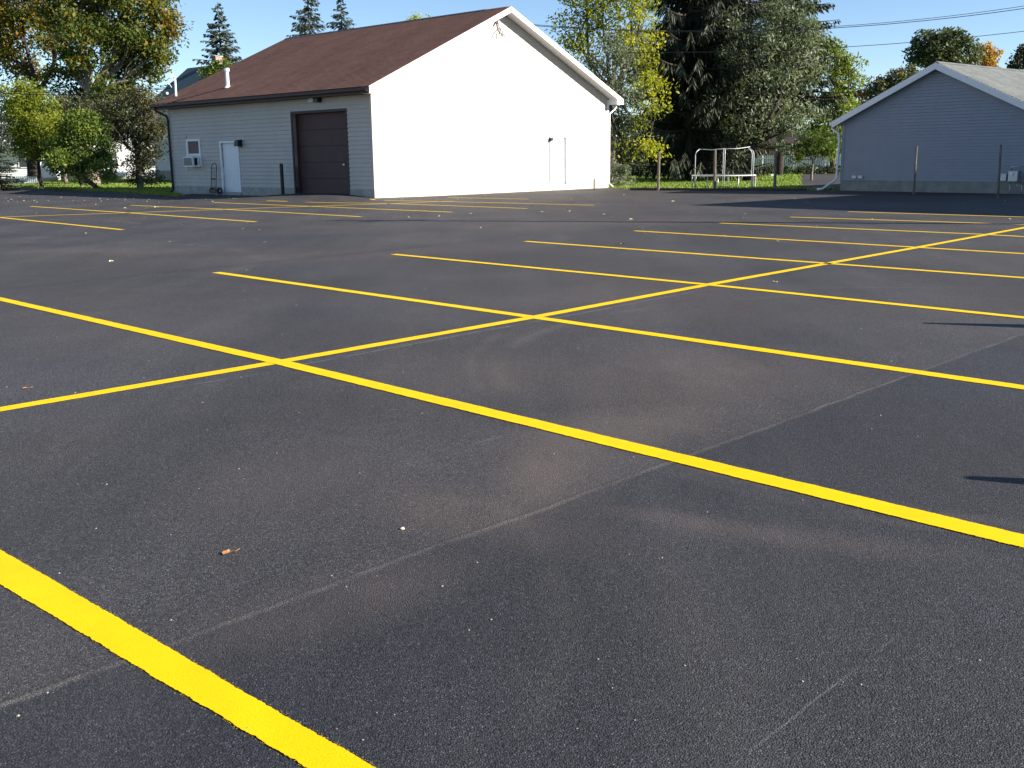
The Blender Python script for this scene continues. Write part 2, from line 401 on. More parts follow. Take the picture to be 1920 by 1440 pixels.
stripe([(0, 1063), (637, 1440)], 'wide yellow line nearest the viewer, crossing the bottom left corner', .165, .10, ext=(1.2, .9))
stripe([(0, 561), (522, 679), (1919, 1016)], 'yellow stall line from the left edge to the right edge through the lower left crossing', .12, .145, ext=(.4, .03))
stripe([(0, 768), (522, 679), (1000, 595), (1327, 534), (1552, 494), (1720, 464), (1850, 440), (1920, 427)], 'yellow spine line that climbs to the right and crosses all the near stall lines', .125, ext=(3, 9))
stripe([(405, 511), (1000, 595), (1920, 727)], 'yellow stall line second from the viewer to cross the spine line', .13, ext=(0, 1.3))
stripe([(738, 477), (1327, 534), (1920, 596)], 'yellow stall line third from the viewer to cross the spine line', .13, ext=(0, 1.5))
stripe([(985, 452.5), (1552, 494), (1920, 521)], 'yellow stall line fourth from the viewer to cross the spine line', .13, ext=(0, 2.5))
stripe([(1190, 433), (1720, 464), (1920, 476)], 'yellow stall line fifth from the viewer to cross the spine line', .13, ext=(0, 3.5))
stripe([(1350, 418.5), (1850, 440), (1920, 444)], 'yellow stall line sixth from the viewer, crossing the spine line close to the right edge', .13, ext=(0, 4.5))
stripe([(1482, 407), (1920, 421)], 'yellow stall line just beyond the long thin pole shadow at the right', .13, ext=(0, 6))
stripe([(1590, 397), (1920, 407)], 'farthest yellow stall line at the right, beside the big shadow', .13, ext=(0, 6))
stripe([(0, 408), (230, 431)], 'short yellow line end at the left edge of the far row', .13, ext=(4, 0))
stripe([(57, 387), (240, 399), (480, 416)], 'far yellow stall line in front of the trees, leftmost full one of the far row', .13)
stripe([(245, 385), (420, 392.5), (677, 406.5)], 'far yellow stall line in front of the white side door of the shed', .13)
stripe([(400, 380), (580, 387), (848, 398)], 'far yellow stall line in front of the brown garage door', .13)
stripe([(500, 378), (740, 382), (988, 391)], 'far yellow stall line passing the near corner of the shed', .13)
stripe([(720, 376), (900, 379.5), (1114, 385)], 'far yellow stall line reaching farthest right along the white shed side', .13)
stripe([(840, 370.5), (991, 373.5)], 'short faint yellow line closest to the foot of the white shed side', .13)
stripe([(-30, 409), (30, 406), (240, 399), (420, 392.5), (580, 387), (700, 383), (850, 377)], 'yellow spine line of the far row in front of the shed', .13, ext=(3, 0))
stripe([(684, 371.5), (702, 375)], 'tiny yellow line at the near corner of the shed', .15)

# ------------------------------------------------------------------ the storage building
MAIN_AZ = 43.0
C0 = g(703, 373); C0.z = 0
bld = empty('storage_building', C0, R(90 - MAIN_AZ), label='tan sided storage building with brown roof and a bright sunlit gable side', cat='building')
def local(P, base, rz):
    v = Vector(P) - Vector(base); c, s = cos(-rz), sin(-rz); return Vector((c * v.x - s * v.y, s * v.x + c * v.y, v.z))
def hit(px, py, base, rz, axis, val):
    """pixel -> local point on the plane axis=val of a building"""
    o = local((0, 0, H), base, rz); p = local(Vector((0, 0, H)) + ray(px, py), base, rz); d = p - o
    return o + d * ((val - o[axis]) / d[axis])
RZ = R(90 - MAIN_AZ)
W = round(hit(1139, 354, C0, RZ, 1, 0).x, 2)      # gable width
D = round(hit(328, 365, C0, RZ, 0, 0).y, 2)       # length of the shaded wall
EH = 4.15; PM = .448; RIDGE = EH + PM * W / 2
FZ = .36                                          # top of footing
OV = .5
def U(px, py): return hit(px, py, C0, RZ, 0, 0)   # on the shaded wall
# openings on the shaded wall, as (y0,y1,z0,z1)
gd = (U(655, 360).y, U(556, 360).y, .10, U(600, 211).z)
dr = (U(449, 320).y, U(418, 320).y, .12, U(432, 268).z)
wn = (U(376, 285).y, U(353, 285).y, U(364, 312).z, U(364, 261).z)
gdoor = (hit(1032, 300, C0, RZ, 1, 0).x, hit(1060, 300, C0, RZ, 1, 0).x, .25, hit(1045, 258, C0, RZ, 1, 0).z)
def spans(a, b, z0, z1, holes, m=0.0):
    """what is left of a..b after cutting the holes that overlap the strip z0..z1"""
    cut = sorted((h[0] - m, h[1] + m) for h in holes if h[2] - m < z1 - 1e-4 and h[3] + m > z0 + 1e-4)
    out = []; x = a
    for c0, c1 in cut:
        if c0 > x: out.append((x, c0))
        x = max(x, c1)
    if x < b: out.append((x, b))
    return out
def cells(a, b, z0, z1, holes):
    zs = sorted({z0, z1} | {h[k] for h in holes for k in (2, 3) if z0 < h[k] < z1}); r = []
    for p, q in zip(zs, zs[1:]):
        for s0, s1 in spans(a, b, p, q, holes): r.append((s0, s1, p, q))
    return r
# footing
fb = MB()
for (a, b_, p, q) in cells(.0, D, -.2, FZ, [gd, dr]): fb.box(-.03, .14, a, b_, p, q)
fb.build('footing', M_FOUND, bld)
fb = MB()
for (a, b_, p, q) in cells(-.03, W + .03, -.2, FZ, [gdoor]): fb.box(a, b_, -.035, -.002, p, q)
fb.build('footing', M_FOUNDS, bld, label='sunlit rendered footing with peeling pale coat')
# wall cores
wb = MB()
for (a, b_, p, q) in cells(.02, D, FZ, EH, [gd, dr, wn]): wb.box(.0, .14, a, b_, p, q)
wb.build('wall', M_SIDE, bld)
wb = MB()
for (a, b_, p, q) in cells(.141, W, .0, EH, [gdoor]): wb.box(a, b_, .0, .14, p, q)
wb.prism([(0.0, 0, EH), (W, 0, EH), (W / 2, 0, RIDGE)], (0, .14, 0))
wb.build('wall', M_SIDE, bld, label='gable wall in full sun')
wb = MB(); wb.box(W - .14, W, .14, D - .14, 0, EH); wb.box(0, W, D - .14, D, 0, EH); wb.prism([(0, D - .14, EH), (W, D - .14, EH), (W / 2, D - .14, RIDGE)], (0, .14, 0)); wb.build('wall', M_SIDE, bld)
# siding boards: each a lapped wedge, bottom edge proud
BH = .165
def lap(poly_len_axis, a, b_, z0, z1, a1, b1):
    """wedge board between a..b (bottom) and a1..b1 (top)"""
    o0, o1 = (.034, .004) if poly_len_axis == 'y' else (.014, .004)
    if poly_len_axis == 'y':   # shaded wall, faces -X
        v = [(0, a, z0), (0, b_, z0), (-o0, b_, z0), (-o0, a, z0), (0, a1, z1), (0, b1, z1), (-o1, b1, z1), (-o1, a1, z1)]
        f = [(0, 1, 2, 3), (7, 6, 5, 4), (3, 2, 6, 7), (0, 3, 7, 4), (1, 5, 6, 2), (0, 4, 5, 1)]
    else:                      # gable, faces -Y
        v = [(a, 0, z0), (b_, 0, z0), (b_, -o0, z0), (a, -o0, z0), (a1, 0, z1), (b1, 0, z1), (b1, -o1, z1), (a1, -o1, z1)]
        f = [(3, 2, 1, 0), (4, 5, 6, 7), (7, 6, 2, 3), (4, 7, 3, 0), (2, 6, 5, 1), (1, 5, 4, 0)]
    return v, f
def course(axis, a, b_, z0, z1, holes, slope=None, parent=bld, mat=M_SIDE):
    for s0, s1 in spans(a, b_, z0, z1, holes, .07):
        # butt joints break long boards
        cuts = [s0]
        while s1 - cuts[-1] > 4.6: cuts.append(cuts[-1] + random.uniform(2.6, 3.7))
        cuts.append(s1)
        for p, q in zip(cuts, cuts[1:]):
            if q - p < .05: continue
            p1, q1 = p, q - .003
            if slope:
                if p == s0 and slope[0]: p1 = p + slope[0]
                if q == s1 and slope[1]: q1 = q - slope[1]
                if q1 <= p1: q1 = p1 + .005
            b = MB(); b.add(*lap(axis, p, q - .003, z0, z1 - .002, p1, q1)); b.build('siding_board', mat, parent)
z = FZ
while z < EH - .05:
    z1 = min(z + BH, EH); course('y', .10, D - .10, z, z1, [gd, dr, wn]); course('x', .10, W - .10, z, z1, [gdoor]); z = z1
z = EH
while z < RIDGE - .25:
    z1 = z + BH; off = (z - EH) / PM; course('x', off + .02, W - off - .02, z, z1, [], (BH / PM, BH / PM)); z = z1
# corner boards
cb = MB(); cb.box(-.03, .10, -.03, .0, FZ, EH + .03); cb.box(-.03, -.0, .0, .10, FZ, EH - .12); cb.build('corner_board', M_SIDE, bld)
cb = MB(); cb.box(W - .10, W + .03, -.03, 0, FZ, EH - .1); cb.build('corner_board', M_WHITE, bld)
cb = MB(); cb.box(-.03, 0, D - .10, D + .03, FZ, EH - .12); cb.build('corner_board', M_SIDE, bld)
# roof: stepped shingle courses on each slope
def roof_slope(sgn, parent, Wd, Dp, eh, pitch, ov, ovg, mat, th=.05, rise=.03):
    v = []; f = []; half = Wd / 2; L = half + ov; n = int(L / .127); b = MB()
    for i in range(n):
        a0 = -ov + L * i / n; a1 = -ov + L * (i + 1) / n + .02
        za = eh + pitch * a0 + rise + .012; zb = eh + pitch * min(a1, half) + rise
        a1 = min(a1, half)
        X = (lambda a: a) if sgn < 0 else (lambda a: Wd - a)
        y0, y1 = -ovg, Dp + ovg
        vs = [(X(a0), y0, za - .03), (X(a0), y1, za - .03), (X(a0), y0, za), (X(a0), y1, za), (X(a1), y0, zb), (X(a1), y1, zb), (X(a1), y0, zb - .03), (X(a1), y1, zb - .03)]
        fs = [(0, 2, 3, 1), (2, 4, 5, 3), (0, 6, 4, 2), (1, 3, 5, 7), (0, 1, 7, 6)]
        if sgn > 0: fs = [tuple(reversed(q)) for q in fs]
        b.add(vs, fs)
    return b.build('roof', mat, parent)
roof_slope(-1, bld, W, D, EH, PM, OV, OV, M_ROOF, rise=.16)
roof_slope(1, bld, W, D, EH, PM, OV, OV, M_ROOF, rise=.16)
rc = MB(); rz_ = RIDGE + .165
n = int((D + 1) / .25)
for i in range(int(n * .93)):
    y0 = D + OV - i * .25; rc.prism([(W / 2 - .13, y0, rz_ - .045), (W / 2, y0, rz_ + .025), (W / 2 + .13, y0, rz_ - .045), (W / 2 + .13, y0, rz_ - .06), (W / 2 - .13, y0, rz_ - .06)], (0, -.245, .006))
rc.build('ridge_cap', M_BLKMETAL, bld)
rc = MB()
for i in range(int(n * .93), n):
    y0 = D + OV - i * .25; rc.prism([(W / 2 - .13, y0, rz_ - .05), (W / 2, y0, rz_ + .012), (W / 2 + .13, y0, rz_ - .05)], (0, -.245, .004))
rc.build('ridge_cap', M_ROOF, bld)
# rake boards (white, sunlit) and soffit, gable side and far side
def rakes(parent, Wd, Dp, eh, pitch, ov, ovg, mat, msof, th=.24, ys=None, rise=.12):
    hgt = eh + pitch * Wd / 2
    for y0 in (ys or (-ovg - .025,)):
        for sg in (-1, 1):
            X = (lambda a: a) if sg < 0 else (lambda a: Wd - a)
            b = MB(); b.prism([(X(-ov), y0, eh - pitch * ov + rise), (X(-ov), y0, eh - pitch * ov + rise - th), (X(Wd / 2 - .0), y0, hgt + rise - th), (X(Wd / 2), y0, hgt + rise)], (0, .025, 0)); b.build('rake_board', mat, parent)
    for sg in (-1, 1):
        X = (lambda a: a) if sg < 0 else (lambda a: Wd - a)
        b = MB(); zz = -.035
        b.prism([(X(-ov + .02), -ovg, eh - pitch * ov + zz), (X(Wd / 2), -ovg, hgt + zz), (X(Wd / 2), -.03, hgt + zz), (X(-ov + .02), -.03, eh - pitch * ov + zz)], (0, 0, .02)); b.build('soffit', msof, parent)
rakes(bld, W, D, EH, PM, OV, OV, M_WHITE, M_WHITE, th=.22, rise=.15)
# eave returns
b = MB(); b.prism([(-OV, -OV - .025, EH - .25 - .07), (-OV, -OV - .025, EH - .1), (.0, -OV - .025, EH + .10), (.0, -OV - .025, EH - .32)], (0, .49, 0)); b.build('eave_return', M_WHITE, bld)
b = MB(); b.prism([(W + OV, -OV - .025, EH - .25 - .07), (W + OV, -OV - .025, EH - .1), (W, -OV - .025, EH + .10), (W, -OV - .025, EH - .32)], (0, .49, 0)); b.build('eave_return', M_WHITE, bld)
# eave fascia, soffit and gutter on the shaded side
b = MB(); b.box(-OV - .02, -OV, -OV + .0, D + OV, EH - .32, EH - .10); b.build('fascia', M_BRTRIM, bld)
b = MB(); b.box(-OV, -.03, .0, D + OV, EH - .31, EH - .29); b.build('soffit', M_BRTRIM, bld)
b = MB(); b.prism([(-OV - .13, .0 - OV + .02, EH - .13), (-OV - .13, -OV + .02, EH - .21), (-OV - .09, -OV + .02, EH - .25), (-OV - .025, -OV + .02, EH - .25), (-OV - .025, -OV + .02, EH - .13), (-OV - .04, -OV + .02, EH - .13), (-OV - .04, -OV + .02, EH - .235), (-OV - .085, -OV + .02, EH - .235), (-OV - .12, -OV + .02, EH - .20), (-OV - .12, -OV + .02, EH - .13)], (0, D + 2 * OV - .04, 0)); b.build('gutter', M_BRTRIM, bld)
# downspouts
b = MB(); b.tube([(-OV - .08, D + OV - .35, EH - .24), (-OV - .08, D + OV - .37, EH - .38), (-.10, D + .02, EH - .62), (-.09, D - .03, EH - .8), (-.09, D - .03, .18), (-.22, D - .03, .06)], .05, 8); b.build('downspout', M_BLKMETAL, bld, smooth=True)
b = MB(); b.tube([(W + OV - .05, -.12, EH - .30), (W + OV - .06, -.11, EH - .45), (W + .08, -.04, EH - .72), (W + .07, -.03, EH - .9), (W + .07, -.03, .2), (W + .28, -.10, .05)], .045, 8); b.build('downspout', M_WHITE, bld, smooth=True, label='white downspout at the far right corner')
# garage door: recessed, ribbed panels
RC = .32
b = MB(); b.box(-.035, RC, gd[0] - .09, gd[0], -.1, gd[3]); b.box(-.035, RC, gd[1], gd[1] + .09, -.1, gd[3]); b.box(-.035, RC, gd[0] - .09, gd[1] + .09, gd[3], gd[3] + .10); b.build('garage_door_frame', M_BRTRIM, bld)
gdo = empty('garage_door', (0, 0, 0), 0, bld)
npan = 5; ph = (gd[3] - gd[2]) / npan
for i in range(npan):
    z0 = gd[2] + i * ph; b = MB(); b.box(RC - .05, RC, gd[0], gd[1], z0 + .006, z0 + ph - .006)
    for j in range(1, 3): b.box(RC - .058, RC - .05, gd[0], gd[1], z0 + ph * j / 3 - .012, z0 + ph * j / 3 + .012)
    b.build('door_panel', M_BRDOOR, gdo)
b = MB(); b.box(RC - .10, RC - .06, gd[0] + .5, gd[0] + .62, 1.25, 1.31); b.build('handle', M_GREYMETAL, gdo)
b = MB(); b.box(.0, RC + .02, gd[0], gd[1], -.1, gd[2]); b.build('threshold', M_FOUND, bld)
b = MB(); b.box(RC + .02, RC + .06, gd[0] - .3, gd[1] + .3, 0, EH - .4); b.build('inner_wall', M_DARKIN, bld)
# side door
b = MB()
for (a, c) in ((dr[0] - .09, dr[0]), (dr[1], dr[1] + .09)): b.box(-.045, .12, a, c, dr[2], dr[3])
b.box(-.045, .12, dr[0] - .09, dr[1] + .09, dr[3], dr[3] + .09); b.build('door_frame', M_WHITE, bld)
sdr = empty('door', (0, 0, 0), 0, bld)
b = MB(); b.box(.06, .10, dr[0] + .004, dr[1] - .004, dr[2], dr[3] - .004); b.build('door_leaf', M_WHITE, sdr)
b = MB(); b.tube([(.06, dr[0] + .09, 1.05), (.0, dr[0] + .09, 1.05)], .03, 10); b.tube([(.06, dr[0] + .09, 1.25), (.035, dr[0] + .09, 1.25)], .022, 10); b.build('handle', M_GREYMETAL, sdr)
b = MB(); b.box(-.12, .14, dr[0] - .12, dr[1] + .12, -.1, dr[2]); b.build('step', M_FOUND, bld)
# wall lamp beside the door
b = MB(); y = U(452, 270).y; z = U(450, 269).z; b.box(-.06, 0, y - .12, y + .12, z - .16, z + .14); b.prism([(-.06, y - .14, z - .12), (-.06, y - .14, z + .16), (-.24, y - .14, z + .10), (-.28, y - .14, z - .12)], (0, .28, 0)); b.build('wall_lamp', M_BLKMETAL, bld, label='black wall lamp beside the white side door')
# flood light over the garage door
wl = MB(); y = U(588, 184).y; z = U(588, 184).z; wl.box(-.16, -.02, y - .16, y + .16, z - .16, z + .14); wl.build('flood_lamp', M_LTWALL, bld, label='pale box lamp over the garage door')
wl = MB(); y = U(599, 183).y; wl.box(-.24, -.02, y - .16, y + .12, z - .18, z + .2); wl.build('flood_lamp', M_BLKMETAL, bld, label='dark lamp over the garage door')
# window with blind
b = MB(); y0, y1, z0, z1 = wn; t_ = .07
for r_ in ((y0 - .07, y0 + .05, z0, z1), (y1 - .05, y1 + .07, z0, z1)): b.box(-.05, .08, *r_)
b.box(-.05, .08, y0 + .05, y1 - .05, z1 - .09, z1); b.box(-.05, .08, y0 + .05, y1 - .05, z0, z0 + .06)
zm = U(364, 289).z; b.box(-.03, .06, y0 + .05, y1 - .05, zm - .05, zm + .02)
wf = b.build('window', M_WHITE, bld)
b = MB(); b.box(.01, .02, y0 + .05, y1 - .05, z0 + .06, z1 - .09); b.build('pane', M_PANE, wf)
b = MB(); b.box(-.005, .005, y0 + .06, y1 - .06, zm + .02, z1 - .09); b.build('blind', M_BLIND, wf)
b = MB(); b.box(-.012, -.004, y0 + .05, y1 - .05, zm - .32, zm - .05); b.build('filler_panel', M_LTWALL, wf)
# window air conditioner
ac = empty('air_conditioner', bld.matrix_world @ Vector((0, 0, 0)) if False else C0, RZ, label='white window air conditioner jutting from the shaded wall of the shed', cat='air conditioner')
az0 = z0 - .02; az1 = U(364, 294).z; ay0 = y0 + .06; ay1 = y1 - .22; ax = -.42
b = MB(); b.box(ax, -.052, ay0, ay1, az0, az1); b.build('case', M_WHITE, ac, bevel=.012)
b = MB(); b.box(ax - .012, ax - .001, ay0 + .05, ay1 - .05, az0 + .06, az1 - .05)
b.build('grille_recess', M_BLKMETAL, ac)
for k in range(7):
    zz = az0 + .09 + k * (az1 - az0 - .18) / 6; b = MB(); b.box(ax - .02, ax - .013, ay0 + .06, ay1 - .06, zz - .004, zz + .004); b.build('grille_bar', M_GREYMETAL, ac)
b = MB(); b.box(ax + .10, -.16, ay0 - .008, ay0 - .001, az0 + .07, az1 - .05); b.build('side_vent', M_BLKMETAL, ac)
# gable door in the sun
x0, x1, z0, z1 = gdoor
b = MB(); b.box(x0 - .08, x0, -.045, .10, z0, z1); b.box(x1, x1 + .08, -.045, .10, z0, z1); b.box(x0 - .08, x1 + .08, -.045, .10, z1, z1 + .08); b.build('door_frame', M_WHITE, bld)
sdr = empty('door', (0, 0, 0), 0, bld)
b = MB(); b.box(x0 + .012, x1 - .025, .03, .09, z0, z1 - .008); b.build('door_leaf', M_WHITE, sdr)
b = MB(); b.tube([(x0 + .1, .05, 1.2), (x0 + .1, .0, 1.2)], .028, 10); b.build('handle', M_GREYMETAL, sdr)
b = MB(); b.box(x0 - .08, x1 + .08, -.06, .1, z0 - .06, z0); b.build('sill', M_FOUNDS, bld)
b = MB(); q = hit(1031, 261, C0, RZ, 1, 0); b.prism([(q.x - .07, -.03, q.z - .09), (q.x - .07, -.03, q.z + .07), (q.x - .07, -.15, q.z + .03), (q.x - .07, -.17, q.z - .06)], (.14, 0, 0)); b.build('wall_lamp', M_BLKMETAL, bld, label='small dark lamp by the sunlit gable door')
# electric service bracket at the gable top
def GB(px, py, out=0.0): return hit(px, py, C0, RZ, 1, -out)
sb = MB(); a = GB(933, 38, .08); e = GB(937, 52, .08); f_ = GB(941, 62, .08)
sb.tube([a, e, f_], .035, 6)
sb.tube([e, GB(933, 58, .16), GB(931, 67, .2)], .02, 6); sb.tube([e, GB(940, 58, .18), GB(940, 68, .2)], .022, 6); sb.tube([GB(942, 58, .06), GB(946, 69, .06)], .02, 6)
sb.tube([a, GB(934, 44, .2)], .045, 6); sb.build('service_bracket', M_GREYMETAL, bld, smooth=True)
# thin standing pipe by the right corner
q = g(1113, 356); b = MB(); b.tube([(0, 0, -.1), (0, 0, .50)], .025, 8); b.build('ground_pipe', M_BLKMETAL, None, label='short dark pipe standing at the foot of the sunlit gable wall', cat='pipe').location = (q.x, q.y - .3, 0)
# roof pipes
def onroof(px, py):
    o = local((0, 0, H), C0, RZ); p = local(Vector((0, 0, H)) + ray(px, py), C0, RZ); d = p - o
    # plane z = EH+.17+.5 x
    t_ = (EH + .17 + PM * o.x - o.z) / (d.z - PM * d.x); return o + d * t_
p = onroof(427, 163); b = MB(); b.tube([(p.x, p.y, p.z - .1), (p.x, p.y, p.z + .70)], .085, 12); b.tube([(p.x, p.y, p.z + .66), (p.x, p.y, p.z + .80)], .12, 12); b.tube([(p.x, p.y, p.z - .05), (p.x, p.y, p.z + .05)], [.17, .10], 12); b.build('vent_pipe', M_WHITE, bld, smooth=False, label='white flue pipe on the lower roof')
p = onroof(330, 180); MAST = p.copy(); b = MB(); b.tube([(p.x, p.y, p.z - .1), (p.x + .04, p.y + .05, p.z + .82), (p.x - .05, p.y + .10, p.z + .95), (p.x - .13, p.y + .12, p.z + .84)], [.05, .05, .055, .07], 10)
b.tube([(p.x - .02, p.y + .3, p.z + .4), (p.x - .05, p.y + .5, p.z + .62), (p.x - .1, p.y + .55, p.z + .7)], .018, 6); b.tube([(p.x - .1, p.y + .62, p.z + .1), (p.x - .1, p.y + .62, p.z + .2)], .06, 8)
b.build('service_mast', M_WHITE, bld, label='white electric mast at the left end of the roof')

# ------------------------------------------------------------------ hand truck, bollard
q = U(415, 362); ht = empty('hand_truck', C0 + Vector((cos(RZ) * -.35 - sin(RZ) * q.y, sin(RZ) * -.35 + cos(RZ) * q.y, 0.05)), RZ, label='black two wheeled hand truck leaning by the white side door', cat='hand truck')
def HT(y, z): return (-.05 + .14 * z / 1.3, y, z)     # leans back towards the wall
b = MB()
for s in (-.20, .20): b.tube([HT(s, .08), HT(s, 1.15)], .016, 8)
b.tube([HT(-.20, 1.15), HT(-.17, 1.25), HT(-.08, 1.32), HT(.08, 1.32), HT(.17, 1.25), HT(.20, 1.15)], .016, 8)
b.build('frame', M_BLKMETAL, ht, smooth=True)
for zz in (.25, .62, .66, 1.12): b = MB(); b.tube([HT(-.20, zz), HT(.20, zz)], .013, 8); b.build('crossbar', M_BLKMETAL, ht)
for yy in (-.07, .07): b = MB(); b.tube([HT(yy, .25), HT(yy, 1.1)], .008, 6); b.build('upright', M_BLKMETAL, ht)
b = MB(); b.box(-.26, -.04, -.22, .22, .02, .035); b.box(-.06, -.04, -.22, .22, .02, .20); b.build('toe_plate', M_BLKMETAL, ht)
for s in (-.30, .30):
    wv = MB(); wv.tube([(.08, s - .035, .13), (.08, s + .035, .13)], .13, 20); o = wv.build('wheel', M_RUBBER, ht)
    wv = MB(); wv.tube([(.08, s - .04, .13), (.08, s + .04, .13)], .055, 14); wv.build('hub', M_GREYMETAL, o)
b = MB(); b.tube([(.08, -.3, .13), (.08, .3, .13)], .012, 8); b.build('axle', M_GREYMETAL, ht)
q = U(547.5, 362); bp = C0 + Vector((cos(RZ) * -.45 - sin(RZ) * q.y, sin(RZ) * -.45 + cos(RZ) * q.y, 0)); bp.z = 0
b = MB(); b.tube([(0, 0, -.2), (0, 0, 1.28), (0, 0, 1.33), (0, 0, 1.35)], [.075, .075, .06, .02], 14); o = b.build('bollard', M_BLKMETAL, None, label='dark steel bollard guarding the garage door', cat='bollard'); o.location = bp

# ------------------------------------------------------------------ blue building at the right
AZB = 49.0; RB = R(90 - AZB) - pi / 2
B0 = g(1575, 357.5); B0.z = 0
# local +X runs right along the gable (azimuth 139), +Y runs back (azimuth 49)
blu = empty('garage_building', B0, RB, label='blue grey sided garage in shade at the right edge', cat='building')
def BH_(px, py, val=0): return hit(px, py, B0, RB, 1, val)
pk = BH_(1762, 124); WB = 2 * pk.x; EB = BH_(1575, 226).z; PB = (pk.z - EB) / (WB / 2); RBZ = pk.z; DB = 13
OVB = .35
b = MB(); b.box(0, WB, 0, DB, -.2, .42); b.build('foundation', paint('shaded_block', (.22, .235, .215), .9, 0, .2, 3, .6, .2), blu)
for (bx, bz) in ((0, 0),):
    pass
b = MB(); b.box(.02, WB - .02, .02, DB - .02, .42, EB); b.prism([(.02, .02, EB), (WB - .02, .02, EB), (WB / 2, .02, RBZ)], (0, DB - .04, 0)); b.build('wall', M_BLUE, blu)
sb = MB(); z = .42; k = 0
while z < RBZ - .15:
    z1 = z + .115; off = max(0, (z - EB) / PB); off1 = max(0, (z1 - EB) / PB); a, c = off + .03, WB - off - .03
    sb.add([(a, .02, z), (c, .02, z), (c, -.017, z), (a, -.017, z), (off1 + .03, .02, z1), (WB - off1 - .03, .02, z1), (WB - off1 - .03, .014, z1), (off1 + .03, .014, z1)], [(3, 2, 1, 0), (7, 6, 2, 3), (0, 4, 7, 3), (1, 2, 6, 5)])
    if off == 0:
        sb.add([(.02, .03, z), (.02, DB, z), (-.006, DB, z), (-.006, .03, z), (.012, .03, z1), (.012, DB, z1)], [(0, 1, 2, 3), (3, 2, 5, 4)])
        sb.add([(WB - .02, .03, z), (WB - .02, DB, z), (WB + .006, DB, z), (WB + .006, .03, z), (WB - .012, .03, z1), (WB - .012, DB, z1)], [(3, 2, 1, 0), (4, 5, 2, 3)])
    z = z1
sb.build('siding_boards', M_BLUE, blu, kind='stuff')
b = MB(); b.box(-.02, .09, -.02, .0, .42, EB); b.box(-.02, 0, .0, .09, .42, EB); b.build('corner_board', M_BLUE, blu)
roof_slope(-1, blu, WB, DB, EB, PB, OVB, .3, M_ROOFG, rise=.13); roof_slope(1, blu, WB, DB, EB, PB, OVB, .3, M_ROOFG, rise=.13)
rc = MB(); rc.prism([(WB / 2 - .14, -.3, RBZ + .09), (WB / 2, -.3, RBZ + .165), (WB / 2 + .14, -.3, RBZ + .09)], (0, DB + .6, 0)); rc.build('ridge_cap', M_ROOFG, blu)
rakes(blu, WB, DB, EB, PB, OVB, .3, M_WHITE, M_WHITE, th=.24, rise=.12)
b = MB(); b.box(-OVB - .12, -OVB - .01, -.3, DB + .3, EB - .19, EB - .07); b.build('gutter', M_WHITE, blu)
b = MB(); b.tube([(-OVB - .05, -.16, EB - .18), (-OVB - .05, -.16, EB - .32), (-.14, -.10, EB - .5), (-.11, -.09, EB - .65), (-.13, -.09, .52), (-.17, -.1, .42), (-.55, -.42, .08), (-.72, -.55, .05)], .048, 8); b.build('downspout', M_WHITE, blu, smooth=True)
for px in (1603, 1614):
    q = BH_(px, 332); v = MB(); v.box(q.x - .09, q.x + .09, -.09, -.008, q.z - .05, q.z + .06); v.build('dryer_vent', M_LTWALL, blu)
q = BH_(1884, 331); v = MB(); v.box(q.x - .1, q.x + .1, -.12, -.008, q.z - .14, q.z + .1); v.build('outlet_box', M_GREYMETAL, blu)
# gas meter at the right edge
q = BH_(1908, 333); gm = empty('gas_meter', blu.matrix_world @ Vector((0, 0, 0)) if False else B0 + Vector((cos(RB) * q.x - sin(RB) * -.3, sin(RB) * q.x + cos(RB) * -.3, 0)), RB, label='grey utility meter on pipes against the blue garage wall', cat='meter')
b = MB(); b.box(-.16, .18, -.12, .12, .42, .82); b.build('case', M_GREYMETAL, gm, bevel=.03)
b = MB(); b.tube([(-.1, 0, -.1), (-.1, 0, .42)], .025, 8); b.tube([(.12, 0, .4), (.12, 0, .3), (.3, .0, .3), (.3, .0, -.1)], .025, 8); b.tube([(-.1, 0, .8), (-.1, 0, .95), (.35, .0, .98), (.4, .26, .98)], .025, 8); b.build('pipes', M_GREYMETAL, gm, smooth=True)
b = MB(); b.tube([(-.04, -.12, .7), (-.04, -.15, .7)], .07, 14); b.build('dial', M_WHITE, gm)

# ------------------------------------------------------------------ posts and timber edging of the lot
PG = 'weathered posts along the far edge of the lot'
for (bx, by, tx, ty, lab) in ((1234, 357, 1236, 284, 'weathered post between the shed and the trampoline'), (1340, 357, 1341, 281, 'dark post standing in front of the trampoline'),
                              (1452.5, 357, 1455, 280, 'dark post just right of the trampoline'), (1713, 365.5, 1719, 274, 'thin post in front of the middle of the blue garage wall'),
                              (1871, 371.5, 1877, 271, 'thin post in front of the blue garage wall near the right edge')):
    p = g(bx, by); p.z = 0; tq = at(tx, ty, p.y)
    b = MB(); b.tube([(0, 0, -.3), (tq.x - p.x, 0, tq.z)], [.068, .055] if bx < 1600 else [.042, .034], 9); o = b.build('post', M_POST, None, label=lab, cat='post', group=PG); o.location = p
for i, (a, c) in enumerate((((1182, 356.6), (1262, 357)), ((1263, 357), (1348, 357.4)), ((1349, 357.4), (1436, 357.6)), ((1437, 357.6), (1512, 358)))):
    A = g(*a); Bp = g(*c); d = (Bp - A).normalized(); nr = Vector((-d.y, d.x, 0)) * .08
    b = MB(); b.prism([A - nr - Vector((0, 0, .1)), Bp - nr - Vector((0, 0, .1)), Bp + nr - Vector((0, 0, .1)), A + nr - Vector((0, 0, .1))], (0, 0, .2))
    b.build('edging_timber', M_TIMBER, None, bevel=.01, label=('dark edging timber nearest the shed', 'dark edging timber at the foot of the second post', 'dark edging timber in front of the trampoline legs', 'dark edging timber nearest the blue garage')[i], cat='timber', group='timbers along the lawn edge')

M_GALV = paint('pale_tube', (.62, .64, .64), .45, .1, .06, 9)
